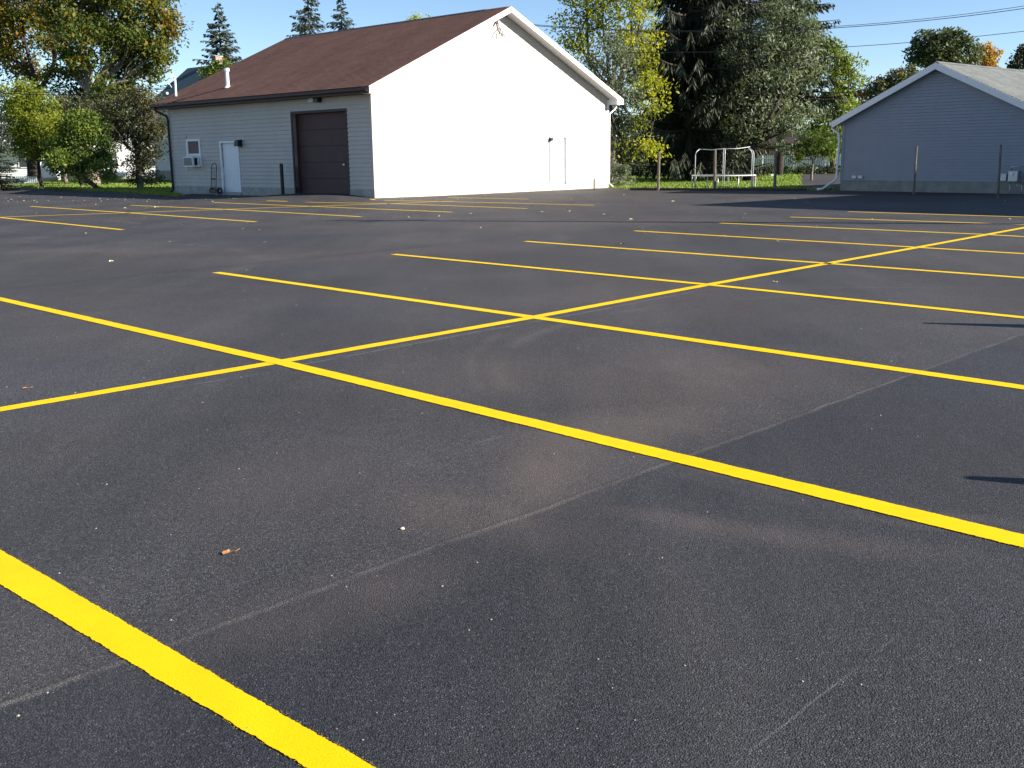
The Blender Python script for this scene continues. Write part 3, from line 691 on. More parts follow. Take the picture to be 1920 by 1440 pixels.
# ------------------------------------------------------------------ trampoline
TD = 47.0
ta = at(1308, 338, TD); tb = at(1429, 338, TD); tc = (ta + tb) / 2; TR = (tb - ta).length / 2
tr = empty('trampoline', (tc.x, TD + TR, -.06), 0, label='round trampoline with a bare white enclosure frame on the lawn', cat='trampoline')
TZ = .62
def ringpts(r, z, n=40, ph=0): return [(r * cos(2 * pi * k / n + ph), r * sin(2 * pi * k / n + ph), z) for k in range(n + 1)]
b = MB(); b.tube(ringpts(TR, TZ), .022, 8, False); b.build('rim', M_WHITE, tr, smooth=True)
b = MB(); b.add(ringpts(TR * .8, TZ - .01)[:-1], [tuple(range(40))]); b.build('mat', M_RUBBER, tr)
b = MB(); v = ringpts(TR, TZ + .02)[:-1] + ringpts(TR * .9, TZ + .02)[:-1]; b.add(v, [(k, (k + 1) % 40, 40 + (k + 1) % 40, 40 + k) for k in range(40)]); b.build('pad', M_LTWALL, tr)
for k in range(4):
    a = pi / 4 + k * pi / 2 + .25; p0 = [(TR * cos(a + s * .17), TR * sin(a + s * .17)) for s in (-1, 1)]
    b = MB(); b.tube([(p0[0][0], p0[0][1], TZ), (p0[0][0], p0[0][1], .05), (p0[0][0] * .99, p0[0][1] * .99, .02), (p0[1][0], p0[1][1], .02), (p0[1][0], p0[1][1], TZ)], .025, 8); b.build('leg', M_GREYMETAL, tr, smooth=True)
tops = []
for k in range(6):
    a = k * pi / 3 + .35; c_, s_ = cos(a), sin(a); r = TR + .05
    b = MB(); b.tube([(r * c_, r * s_, .1), (r * c_, r * s_, 1.55), (r * .97 * c_, r * .97 * s_, 1.68), (r * .86 * c_, r * .86 * s_, 1.80)], .017, 8); b.build('enclosure_pole', M_GALV, tr, smooth=True); tops.append(Vector((r * .86 * c_, r * .86 * s_, 1.80 + (.07 if k in (5, 0) else 0))))
for k in range(6):
    if k == 1: continue
    A, Bq = tops[k], tops[(k + 1) % 6]; b = MB(); b.tube([A, (A + Bq) / 2 - Vector((0, 0, .04)), Bq], .014, 8); b.build('top_rail', M_GALV, tr, smooth=True)

# ------------------------------------------------------------------ vegetation
def quad_mesh(name, P, A, B, tint, mat, parent):
    """leaf faces: rhombus P +- A, P +- B ; arrays (n,3)"""
    n = len(P); V = np.empty((n, 4, 3), np.float32); V[:, 0] = P - A; V[:, 1] = P - B * .9 + A * .15; V[:, 2] = P + A; V[:, 3] = P + B * .9 + A * .15
    me = bpy.data.meshes.new(name); me.vertices.add(4 * n); me.vertices.foreach_set('co', V.ravel())
    me.loops.add(4 * n); me.loops.foreach_set('vertex_index', np.arange(4 * n, dtype=np.int32))
    me.polygons.add(n); me.polygons.foreach_set('loop_start', np.arange(0, 4 * n, 4, dtype=np.int32)); me.polygons.foreach_set('loop_total', np.full(n, 4, np.int32))
    at_ = me.attributes.new('tint', 'FLOAT', 'FACE'); at_.data.foreach_set('value', np.clip(tint, 0, 1).astype(np.float32))
    me.update(); me.materials.append(mat); o = bpy.data.objects.new(name, me); COL.objects.link(o); o.parent = parent; return o
def unit(n):
    v = rng.normal(size=(n, 3)); return v / np.linalg.norm(v, axis=1)[:, None]
def bent(p, q, n=5, wob=.08, sag=0):
    p, q = Vector(p), Vector(q); L = (q - p).length; out = []
    off = Vector((random.gauss(0, 1), random.gauss(0, 1), random.gauss(0, .6))) * L * wob
    for i in range(n + 1):
        t = i / n; out.append(p.lerp(q, t) + off * sin(pi * t) + Vector((0, 0, -sag * L * t * t)) + Vector((random.gauss(0, 1), random.gauss(0, 1), random.gauss(0, 1))) * L * .012 * (0 < i < n))
    return out
def tree(name, base, fork, blobs, leaf, bark, label, cat='tree', tr=.28, size=.17, dens=1.0, clump=.75, narrow=.55, droop=0, group=None, tbase=0.0, lean=None, limbs=True, cl=70, fill=1.0, twigs=True, tintn=.22):
    """base (x,y,z), fork (x,y,z), blobs [(x,y,z,rx,ry,rz,tint)]"""
    base = Vector(base); root = empty(name, base, label=label, cat=cat, group=group)
    b = MB(); fk = Vector(fork) - base
    tp = bent((0, 0, -.2), fk, 6, .03 if lean is None else lean); rr = [tr * (1.25 if i == 0 else 1 - .35 * i / 6) for i in range(7)]
    b.tube(tp, rr, 9, False)
    C = []; T = []
    for (x, y, z, rx, ry, rz, tn) in blobs:
        c = Vector((x, y, z)) - base; vol = (rx * ry * rz) ** (1 / 3)
        n = max(5, int(7.5 * dens * (vol / clump) ** 2.1))
        d = unit(n); rad = rng.uniform(.25, 1, n) ** .5
        rad = np.where(rng.uniform(0, 1, n) < .14, rad * 1.28, rad); pts = np.array(c) + d * rad[:, None] * np.array([rx, ry, rz]) * .95
        if limbs:
            src = tp[-1] if (c - tp[-1]).length > .8 else tp[-2]
            pl = bent(src, c, 5, .10); r0 = tr * .62 * min(1, .35 + vol / 5)
            b.tube(pl, [r0 * (1 - .15 * i) for i in range(6)], 7, False)
            if twigs:
                for k in range(min(n, 26)):
                    st = pl[random.choice((3, 4, 5))]; b.tube(bent(st, pts[k], 4, .08), [r0 * .34, r0 * .25, r0 * .16, r0 * .1, .008], 4, False)
        C.append(pts); T.append(np.full(n, tn) + rng.normal(0, .07, n))
    C = np.concatenate(C); T = np.concatenate(T); nc = len(C)
    m = int(cl * fill); cr = clump * rng.uniform(.6, 1.25, nc)
    P = (C[:, None, :] + unit(nc * m).reshape(nc, m, 3) * (rng.uniform(0, 1, (nc, m, 1)) ** .45) * cr[:, None, None] * np.array([1, 1, .72])).reshape(-1, 3)
    n = len(P); s = size * rng.uniform(.6, 1.3, n)
    A = unit(n); 
    if droop: A = A * (1 - droop) + np.array([0, 0, -1.0]) * droop; A /= np.linalg.norm(A, axis=1)[:, None]
    Bq = np.cross(A, unit(n)); Bq /= np.linalg.norm(Bq, axis=1)[:, None]
    tint = np.repeat(T + rng.normal(0, .09, nc), m) + rng.normal(0, tintn * .6, n)
    b.build('trunk', bark, root, smooth=True)
    quad_mesh('crown', P, A * (s / 2)[:, None], Bq * (s * narrow / 2)[:, None], tint, leaf, root)
    return root
def conifer(name, base, height, rad, leaf, bark, label, levels=34, per=8, droop=.35, hang=.5, start=.06, tr=.3, twl=.5, up_=0.0, cat='tree', prof=1.0, lod=1.0, gap=0.0, wtw=.10, group=None):
    base = Vector(base); root = empty(name, base, label=label, cat=cat, group=group); b = MB()
    b.tube([(0, 0, -.2), (0, 0, height * .5), (0, 0, height)], [tr, tr * .55, .02], 9, False)
    P = []; A = []; Bq = []; T = []
    for i in range(levels):
        t = start + (1 - start) * (i / levels); z0_ = t * height; L = rad * ((1 - t) ** prof) * random.uniform(.82, 1.1) + .12
        for k in range(per):
            if random.random() < gap: continue
            z = min(height, z0_ + random.uniform(-.6, .6) * height / levels); a = random.uniform(0, 2 * pi); l = L * random.uniform(.7, 1.12); dirx, diry = cos(a), sin(a); ln = []
            nseg = 6
            for j in range(nseg + 1):
                s = j / nseg; zz = z + up_ * l * s - droop * l * s + droop * .75 * l * s * s * .9
                ln.append(Vector((dirx * l * s, diry * l * s, zz + random.gauss(0, .01))))
            b.tube(ln, [max(.012, .028 * l * (1 - .9 * j / nseg)) for j in range(nseg + 1)], 4, False)
            nt_ = int(l / .16 * lod) + 3
            for q in range(nt_):
                s = (q + .5 + random.uniform(-.4, .4)) / nt_; s = max(.05, min(1, s)); j = min(nseg - 1, int(s * nseg)); p = ln[j].lerp(ln[j + 1], s * nseg - j)
                side = random.choice((-1, 1)); tl = twl * (1.05 - .55 * s) * random.uniform(.6, 1.2) * min(1, .4 + l / 3)
                d = Vector((dirx * .55 - diry * side * (1 - hang * .5), diry * .55 + dirx * side * (1 - hang * .5), -hang * random.uniform(.5, 1.6))).normalized()
                ax = d * (tl / 2)
                for w_ in range(2):
                    bb = ax.cross(Vector((random.gauss(0, 1), random.gauss(0, 1), random.gauss(0, 1)))).normalized() * wtw * random.uniform(.6, 1.2) / 2
                    P.append(p + ax); A.append(ax); Bq.append(bb); T.append(.5 + random.gauss(0, .22) + .25 * (s - .5))
    b.build('trunk', bark, root, smooth=True)
    quad_mesh('crown', np.array(P, np.float32), np.array(A, np.float32), np.array(Bq, np.float32), np.array(T), leaf, root)
    return root
def bl(px, py, Y, rpx, rpy=None, tint=.5, dy=0, ry=None):
    rpy = rpy or rpx; p = at(px, py, Y + dy); k = Y / F; return (p.x, p.y, p.z, rpx * k, ry or rpx * k * .9, rpy * k, tint)
def gp(px, Y): p = at(px, 300, Y); return (p.x, Y, terrain(p.x, Y))

L_MAPLE = leafmat('maple_leaves', [(.030, .055, .010), (.060, .095, .014), (.10, .12, .018), (.22, .16, .02), (.36, .17, .02)])
L_YG = leafmat('yellow_green_leaves', [(.045, .075, .012), (.11, .15, .018), (.24, .27, .025), (.42, .40, .035)], .45)
L_GREEN = leafmat('green_leaves', [(.03, .058, .010), (.07, .11, .016), (.13, .18, .025), (.24, .27, .05)])
L_DARK = leafmat('dark_leaves', [(.015, .025, .010), (.030, .045, .016), (.055, .07, .025), (.10, .085, .04)])
L_GREY = leafmat('grey_green_leaves', [(.040, .055, .030), (.095, .120, .068), (.19, .22, .135), (.33, .36, .25)], .3)
L_SPR = leafmat('spruce_needles', [(.010, .018, .013), (.020, .031, .019), (.038, .050, .026), (.075, .080, .040)], .1)
L_SPRB = leafmat('blue_spruce_needles', [(.025, .042, .036), (.05, .075, .062), (.09, .12, .10), (.15, .18, .15)], .1)
L_BRN = leafmat('thinning_brown_leaves', [(.028, .030, .018), (.065, .070, .030), (.14, .135, .060), (.23, .21, .11)])
L_DULL = leafmat('dull_green_leaves', [(.03, .045, .02), (.07, .09, .04), (.12, .135, .06), (.19, .17, .08)])
L_ORG = leafmat('orange_leaves', [(.12, .08, .02), (.30, .13, .03), (.42, .17, .04), (.45, .28, .06)])

# left side
Y = 72
tree('maple_tree', gp(172, Y), at(168, 178, Y), [bl(255, 70, Y, 58, 48, .45), bl(300, 45, Y, 38, 36, .62), bl(300, 100, Y, 34, 28, .55), bl(200, 40, Y, 52, 42, .42, 3), bl(150, 70, Y, 46, 46, .4, -2), bl(225, 125, Y, 42, 30, .38, 2), bl(120, 30, Y, 46, 36, .55, 2), bl(250, 0, Y, 70, 30, .5), bl(160, -25, Y, 80, 40, .45), bl(215, 165, Y, 38, 22, .35, -1), bl(270, 140, Y, 26, 20, .4), bl(130, 130, Y, 36, 40, .3, 1), bl(240, 185, Y, 40, 18, .3, 2), bl(160, 190, Y, 40, 26, .35, 2), bl(200, 225, Y, 40, 24, .3, 3), bl(325, 40, Y, 14, 30, .6)],
     L_MAPLE, M_BARKP, 'large maple left of the shed with pale forking limbs and leaves turning orange', tr=.42, size=.28, clump=.95, cl=80, dens=1.35)
Y = 78
tree('maple_tree', gp(60, Y), at(72, 170, Y), [bl(40, 40, Y, 56, 42, .62), bl(0, 70, Y, 46, 42, .6), bl(60, 0, Y, 60, 36, .7), bl(95, 75, Y, 40, 30, .7, 3), bl(20, 110, Y, 42, 30, .5), bl(60, 130, Y, 34, 24, .75, 2), bl(-40, 20, Y, 60, 60, .5)],
     L_MAPLE, M_BARKD, 'maple with bare dark limbs and orange leaves at the top left corner', tr=.38, size=.28, clump=.95, cl=62, dens=1.15)
Y = 76
tree('bare_tree', gp(120, Y), at(118, 215, Y), [bl(90, 175, Y, 40, 26, .1), bl(130, 195, Y, 32, 24, .15), bl(70, 200, Y, 32, 26, .1), bl(120, 235, Y, 28, 24, .2)],
     L_BRN, M_BARKP, 'nearly leafless brown tree between the yellow green bush and the maple', tr=.14, size=.14, clump=.8, cl=34, dens=.8)
Y = 62
tree('small_tree', gp(75, Y), at(72, 305, Y), [bl(45, 180, Y, 34, 28, .5), bl(75, 215, Y, 38, 34, .58), bl(35, 225, Y, 34, 34, .5), bl(80, 260, Y, 32, 28, .4), bl(40, 170, Y, 22, 16, .62), bl(92, 240, Y, 24, 26, .62, -1.5), bl(30, 265, Y, 26, 22, .3, 1), bl(70, 285, Y, 26, 18, .5), bl(15, 190, Y, 26, 30, .55, 1), bl(100, 275, Y, 22, 22, .45), bl(20, 240, Y, 26, 24, .25, 2)],
     L_YG, M_BARKD, 'small yellow green tree at the far left with a thin dark trunk', tr=.14, size=.17, clump=.62, cl=64, dens=1.3)
Y = 67
tree('bushy_tree', gp(150, Y), at(150, 290, Y), [bl(110, 245, Y, 34, 34, .3), bl(165, 225, Y, 40, 30, .35), bl(205, 250, Y, 34, 26, .25), bl(135, 200, Y, 34, 24, .4), bl(60, 265, Y, 34, 30, .2), bl(185, 285, Y, 22, 22, .15)], L_BRN, M_BARKD, 'dull olive brown tree mass between the yellow green tree and the vine covered tree', tr=.16, size=.18, clump=.7, cl=70, dens=1.2)
Y = 59
tree('leaning_tree', gp(192, Y), at(150, 330, Y), [bl(140, 250, Y, 30, 30, .45), bl(115, 290, Y, 28, 30, .4), bl(165, 285, Y, 34, 32, .2), bl(150, 320, Y, 26, 18, .4, 1), bl(185, 320, Y, 30, 22, .75, -1), bl(120, 305, Y, 24, 22, .6, -1), bl(200, 290, Y, 20, 28, .15), bl(155, 225, Y, 30, 26, .55), bl(180, 245, Y, 28, 26, .2, 1), bl(100, 320, Y, 14, 14, .5), bl(135, 285, Y, 36, 36, .45, 1)],
     L_GREEN, M_BARK, 'leaning bushy green tree spreading low over the lawn left of the shed', tr=.16, size=.18, clump=.62, cl=66, dens=1.35, lean=.06)
Y = 61
tree('vine_covered_tree', gp(258, Y), at(258, 290, Y), [bl(240, 205, Y, 44, 32, .45), bl(285, 215, Y, 34, 30, .4), bl(215, 235, Y, 34, 24, .4), bl(262, 262, Y, 26, 34, .2), bl(258, 310, Y, 16, 34, .1), bl(280, 285, Y, 24, 26, .25), bl(290, 250, Y, 24, 24, .3), bl(255, 335, Y, 19, 14, .1), bl(262, 180, Y, 34, 18, .6), bl(258, 285, Y, 20, 40, .05), bl(200, 215, Y, 26, 26, .4, 1), bl(225, 255, Y, 26, 16, .15, 1), bl(285, 235, Y, 30, 24, .3)],
     L_BRN, M_BARKP, 'brownish vine covered tree directly left of the shed corner', tr=.22, size=.15, clump=.6, cl=58, dens=1.35)
q = gp(280, 59); tree('shrub', q, (q[0], q[1], .3), [bl(278, 335, 59, 18, 14, .5), bl(290, 330, 59, 13, 12, .6)], L_GREY, M_BARKD, 'low pale shrub at the foot of the vine covered tree', 'shrub', tr=.03, size=.12, clump=.4, cl=60)
conifer('blue_spruce', gp(-12, 58), 6.4, 1.35, L_SPRB, M_BARKD, 'blue green spruce cut by the left edge of the view', levels=44, per=11, droop=.2, hang=.3, start=.02, twl=.34, lod=1.6, prof=.6)
# spruces behind the roofs
def con_px(px, top, Y, rad, *a, **k):
    p = gp(px, Y); h = at(px, top, Y).z - p[2]; return conifer('spruce', p, h, rad, *a, **k)
con_px(428, 3, 100, 6.2, L_SPRB, M_BARK, 'open branched spruce rising behind the blue roofed house', levels=40, per=6, droop=.05, hang=.45, twl=.9, prof=.95, lod=.9, wtw=.22, up_=.10)
con_px(592, -60, 105, 6.2, L_SPRB, M_BARKD, 'taller of the two spruces behind the brown roof, on the left', levels=40, per=6, droop=.15, hang=.6, twl=.9, lod=.8, wtw=.22)
con_px(652, -10, 108, 7.0, L_SPRB, M_BARKD, 'shorter of the two spruces behind the brown roof, on the right', levels=40, per=6, droop=.05, hang=.45, twl=.9, lod=.8, wtw=.22)
Y = 70
tree('small_tree', gp(405, Y), at(405, 200, Y), [bl(392, 132, Y, 11, 12, .55), bl(412, 125, Y, 15, 12, .6), bl(428, 135, Y, 12, 12, .5), bl(405, 150, Y, 26, 20, .4)], L_GREEN, M_BARK, 'small green tree top between the chimney and the brown roof', tr=.12, size=.2, clump=.5, cl=60)
Y = 120
tree('distant_tree', gp(785, Y), at(785, 120, Y), [bl(772, 40, Y, 13, 7, .9), bl(803, 40, Y, 9, 5, .8), bl(785, 70, Y, 40, 26, .6)], L_YG, M_BARK, 'pale tree top just peeping over the brown roof ridge', tr=.3, size=.35, clump=1, cl=40)
# right side
Y = 59
tree('tulip_tree', gp(1150, Y), at(1150, 170, Y), [bl(1085, 45, Y, 42, 34, .65), bl(1060, 60, Y, 30, 26, .6), bl(1130, 20, Y, 46, 30, .75), bl(1180, 20, Y, 44, 34, .85), bl(1100, -15, Y, 60, 26, .6), bl(1140, 70, Y, 36, 26, .8), bl(1195, 75, Y, 38, 34, .9), bl(1090, 95, Y, 30, 20, .6), bl(1205, 130, Y, 30, 30, .75), bl(1200, 185, Y, 28, 28, .7), bl(1170, 110, Y, 36, 30, .6, 2), bl(1222, 240, Y, 24, 40, .9, -5), bl(1200, -10, Y, 40, 30, .6), bl(1205, 275, Y, 26, 22, .85, -5), bl(1225, 180, Y, 20, 34, .9, -4)],
     L_YG, M_BARK, 'tall yellow green tree behind the right end of the shed', tr=.36, size=.20, clump=.85, cl=62, dens=.9)
Y = 54.5
tree('thinning_tree', gp(1165, Y), at(1165, 260, Y), [bl(1135, 120, Y, 34, 32, .5), bl(1165, 110, Y, 26, 26, .5), bl(1120, 100, Y, 24, 20, .55), bl(1165, 165, Y, 34, 34, .35), bl(1180, 215, Y, 36, 34, .25), bl(1165, 265, Y, 34, 34, .15), bl(1140, 75, Y, 20, 16, .6), bl(1190, 285, Y, 18, 18, .2)],
     L_GREY, M_BARKD, 'grey green thinning tree close behind the sunlit gable corner', tr=.16, size=.15, clump=.6, cl=58, dens=.95)
Y = 63
p = gp(1290, Y); conifer('norway_spruce', p, 22, 5.2, L_SPR, M_BARKD, 'huge dark spruce with drooping branches left of the grey green tree', levels=62, per=9, droop=.36, hang=1.1, start=.05, twl=1.1, tr=.35, prof=.62, lod=1.7, gap=.25, wtw=.12, up_=.12)
p = gp(1333, 64.5); conifer('norway_spruce', p, 22, 4.4, L_SPR, M_BARKP, 'second dark spruce, its pale trunk behind the left end of the trampoline', levels=56, per=9, droop=.38, hang=1.0, start=.18, twl=1.0, tr=.28, prof=.6, lod=1.4, gap=.1, wtw=.12)
p = gp(1462, 70); conifer('norway_spruce', p, 23, 4.6, L_SPR, M_BARKD, 'spruce whose top shows above the grey green tree at the right', levels=56, per=9, droop=.3, hang=.8, start=.2, twl=.9, tr=.28, prof=.75, lod=1.0, wtw=.15)
p = gp(1362, 64.5); conifer('norway_spruce', p, 19, 3.6, L_SPR, M_BARKP, 'slender spruce with a sunlit pale trunk right behind the trampoline', levels=44, per=8, droop=.38, hang=1.0, start=.2, twl=.8, tr=.24, prof=.6, lod=1.3, gap=.1, wtw=.12)
Y = 61
tree('olive_tree', gp(1405, Y), at(1410, 270, Y), [bl(1400, 130, Y, 52, 50, .5), bl(1450, 90, Y, 50, 46, .55), bl(1480, 140, Y, 50, 46, .65), bl(1440, 190, Y, 52, 44, .65), bl(1500, 200, Y, 38, 36, .7), bl(1370, 200, Y, 44, 40, .35), bl(1480, 235, Y, 34, 28, .7), bl(1430, 240, Y, 44, 26, .6), bl(1370, 250, Y, 38, 26, .35), bl(1500, 60, Y, 40, 40, .5), bl(1470, 20, Y, 52, 34, .4), bl(1400, 50, Y, 46, 40, .35), bl(1520, 110, Y, 30, 36, .55), bl(1470, 275, Y, 26, 14, .6), bl(1390, 290, Y, 26, 20, .4), bl(1340, 160, Y, 36, 40, .25, 2)],
     L_GREY, M_BARKD, 'broad grey green willowy tree right of the dark spruce', tr=.34, size=.24, clump=.85, cl=78, dens=.85, narrow=.32, droop=.35)
Y = 74
tree('green_tree', gp(1560, Y), at(1560, 250, Y), [bl(1560, 110, Y, 34, 34, .8), bl(1585, 150, Y, 30, 26, .85), bl(1565, 190, Y, 38, 30, .8), bl(1590, 125, Y, 24, 20, .9), bl(1545, 240, Y, 34, 30, .5), bl(1540, 85, Y, 26, 22, .75), bl(1590, 180, Y, 22, 22, .75), bl(1560, 275, Y, 30, 20, .8)],
     L_GREEN, M_BARK, 'sunlit fresh green tree left of the blue garage roof', tr=.24, size=.24, clump=.75, cl=70, dens=.95)
Y = 60
tree('young_tree', gp(1523, Y), at(1524, 300, Y), [bl(1510, 280, Y, 22, 14, .2), bl(1540, 278, Y, 24, 14, .5), bl(1525, 262, Y, 24, 14, .3), bl(1552, 290, Y, 14, 12, .9), bl(1495, 300, Y, 9, 10, .9)], L_GREEN, M_BARKP, 'young tree with a slim pale trunk left of the blue garage', tr=.08, size=.16, clump=.45, cl=56)
Y = 95
tree('orange_tree', gp(1612, Y), at(1612, 220, Y), [bl(1612, 178, Y, 18, 12, .5), bl(1625, 190, Y, 20, 12, .6), bl(1600, 195, Y, 16, 14, .5)], L_ORG, M_BARK, 'orange red tree top beside the fresh green tree', tr=.14, size=.3, clump=.7, cl=60)
Y = 92
tree('round_tree', gp(1770, Y), at(1765, 170, Y), [bl(1745, 85, Y, 32, 24, .3), bl(1775, 72, Y, 30, 20, .45), bl(1805, 88, Y, 26, 20, .5), bl(1720, 105, Y, 26, 18, .2), bl(1765, 105, Y, 44, 20, .25), bl(1822, 100, Y, 18, 18, .6), bl(1790, 120, Y, 40, 20, .3)], L_DULL, M_BARKD, 'dark round topped tree behind the blue garage roof peak', tr=.26, size=.3, clump=.8, cl=76)
tree('brown_tree', gp(1665, 88), at(1665, 200, 88), [bl(1650, 160, 88, 22, 16, .5), bl(1680, 150, 88, 24, 16, .6), bl(1700, 138, 88, 18, 16, .5), bl(1660, 180, 88, 34, 18, .4)], L_BRN, M_BARKD, 'brown green tree behind the left roof edge of the blue garage', tr=.2, size=.28, clump=.7, cl=72)
tree('yellow_tree', gp(1850, 98), at(1850, 180, 98), [bl(1848, 108, 98, 17, 22, .95), bl(1862, 100, 98, 14, 18, .8), bl(1856, 130, 98, 20, 20, .7)], L_ORG, M_BARK, 'golden yellow tree behind the blue garage roof', tr=.14, size=.28, clump=.6, cl=56)
con_px(1893, 82, 86, 1.9, L_SPR, M_BARKD, 'pointed dark conifer behind the blue garage roof', levels=24, per=8, twl=.6, lod=1.2, wtw=.2, start=.3)
tree('dark_tree', gp(1925, 90), at(1925, 170, 90), [bl(1918, 115, 90, 22, 18, .3), bl(1940, 105, 90, 26, 24, .3)], L_DARK, M_BARKD, 'dark tree top at the right edge behind the blue garage', tr=.2, size=.28, clump=.7, cl=80)
# low plants
q = gp(1164, 53.2); tree('shrub', q, (q[0], q[1], .4), [bl(1164, 332, 53.2, 18, 20, .6), bl(1158, 318, 53.2, 14, 14, .5), bl(1172, 338, 53.2, 14, 13, .7)], L_GREY, M_BARKD, 'spiky grey green shrub at the right corner of the shed', 'shrub', tr=.04, size=.22, clump=.4, cl=70, narrow=.2)
def hedge(pxs, Y, top, thick, leaf, label, size=.2):
    bs = []
    for px in range(pxs[0], pxs[1], int(22 * 60 / Y)):
        base = at(px, 300, Y); ztop = at(px, top + random.uniform(-1.5, 1.5), Y).z; h = max(.5, ztop - terrain(base.x, Y)); bs.append((base.x, Y, terrain(base.x, Y) + h * .5, .55, thick, h * .5, .4))
    return tree('hedge', gp((pxs[0] + pxs[1]) // 2, Y), (at((pxs[0] + pxs[1]) // 2, 300, Y).x, Y, .3), bs, leaf, M_BARKD, label, 'hedge', tr=.04, size=size, clump=.5, cl=46, limbs=False)
hedge((1130, 1262), 74, 303, .6, L_DARK, 'dark clipped hedge across the lawn right of the shed')
hedge((1236, 1330), 80, 306, .6, L_DARK, 'dark hedge in deep shade behind the spruce trunks, left part')
hedge((1370, 1570), 72, 322, .6, L_DARK, 'low dark hedge below the picket fence')
hedge((1236, 1600), 92, 292, .8, L_DARK, 'tall dark hedge behind the picket fence', .3)
# far tree belt closing the view behind everything
def belt(x0, x1, Y, top, leaf, label):
    bs = []
    for px in range(x0, x1, 34):
        tt = top + random.uniform(-14, 14); bs.append(bl(px, (tt + 300) / 2, Y, 24, (300 - tt) / 2, random.uniform(.2, .6), random.uniform(-3, 3)))
    r = tree('woods', gp((x0 + x1) // 2, Y), at((x0 + x1) // 2, 280, Y), bs, leaf, M_BARKD, None, None, tr=.2, size=.5, clump=1.5, cl=60, limbs=False, dens=1.6)
    for o in [r] + list(r.children): o['kind'] = 'stuff'
    r['label'] = label
belt(1120, 1620, 112, 222, L_DARK, 'far belt of dark trees behind the right lawn')
belt(-60, 300, 125, 215, L_DARK, 'far belt of trees behind the left houses')
belt(40, 300, 96, 190, L_GREEN, 'belt of green trees just behind the left houses')
# grass blades on the lawns near the lot
def inlot(x, y):
    c = False; n = len(LOT)
    for i in range(n):
        (x1, y1), (x2, y2) = LOT[i], LOT[(i + 1) % n]
        if (y1 > y) != (y2 > y) and x < (x2 - x1) * (y - y1) / (y2 - y1) + x1: c = not c
    return c
G = []
while len(G) < 52000:
    if random.random() < .55: px = random.uniform(1138, 1530); Yy = 42 + 48 * random.random() ** 1.6
    else: px = random.uniform(-20, 335); Yy = 45 + 45 * random.random() ** 1.3
    p = at(px, 330, Yy)
    if inlot(p.x, p.y) or (p.x > 10 and at(1506, 300, p.y).x < p.x): continue
    lo = local((p.x, p.y, 0), C0, RZ)
    if -.1 < lo.x < W + .1 and -.1 < lo.y < D + .1: continue
    G.append((p.x, p.y, terrain(p.x, p.y)))
G = np.array(G); n = len(G); A = np.stack([rng.normal(0, .02, n), rng.normal(0, .02, n), rng.uniform(.03, .07, n)], 1); Bq = np.cross(A, unit(n)); Bq = Bq / np.linalg.norm(Bq, axis=1)[:, None] * .03
L_GRASS = leafmat('grass_blades', [(.09, .15, .02), (.17, .26, .04), (.24, .32, .06), (.32, .33, .11)], .35)
gr = quad_mesh('grass', G + A, A, Bq, rng.uniform(0, 1, n) ** 1.3, L_GRASS, None); tag(gr, 'short lawn grass around the lot', kind='stuff')

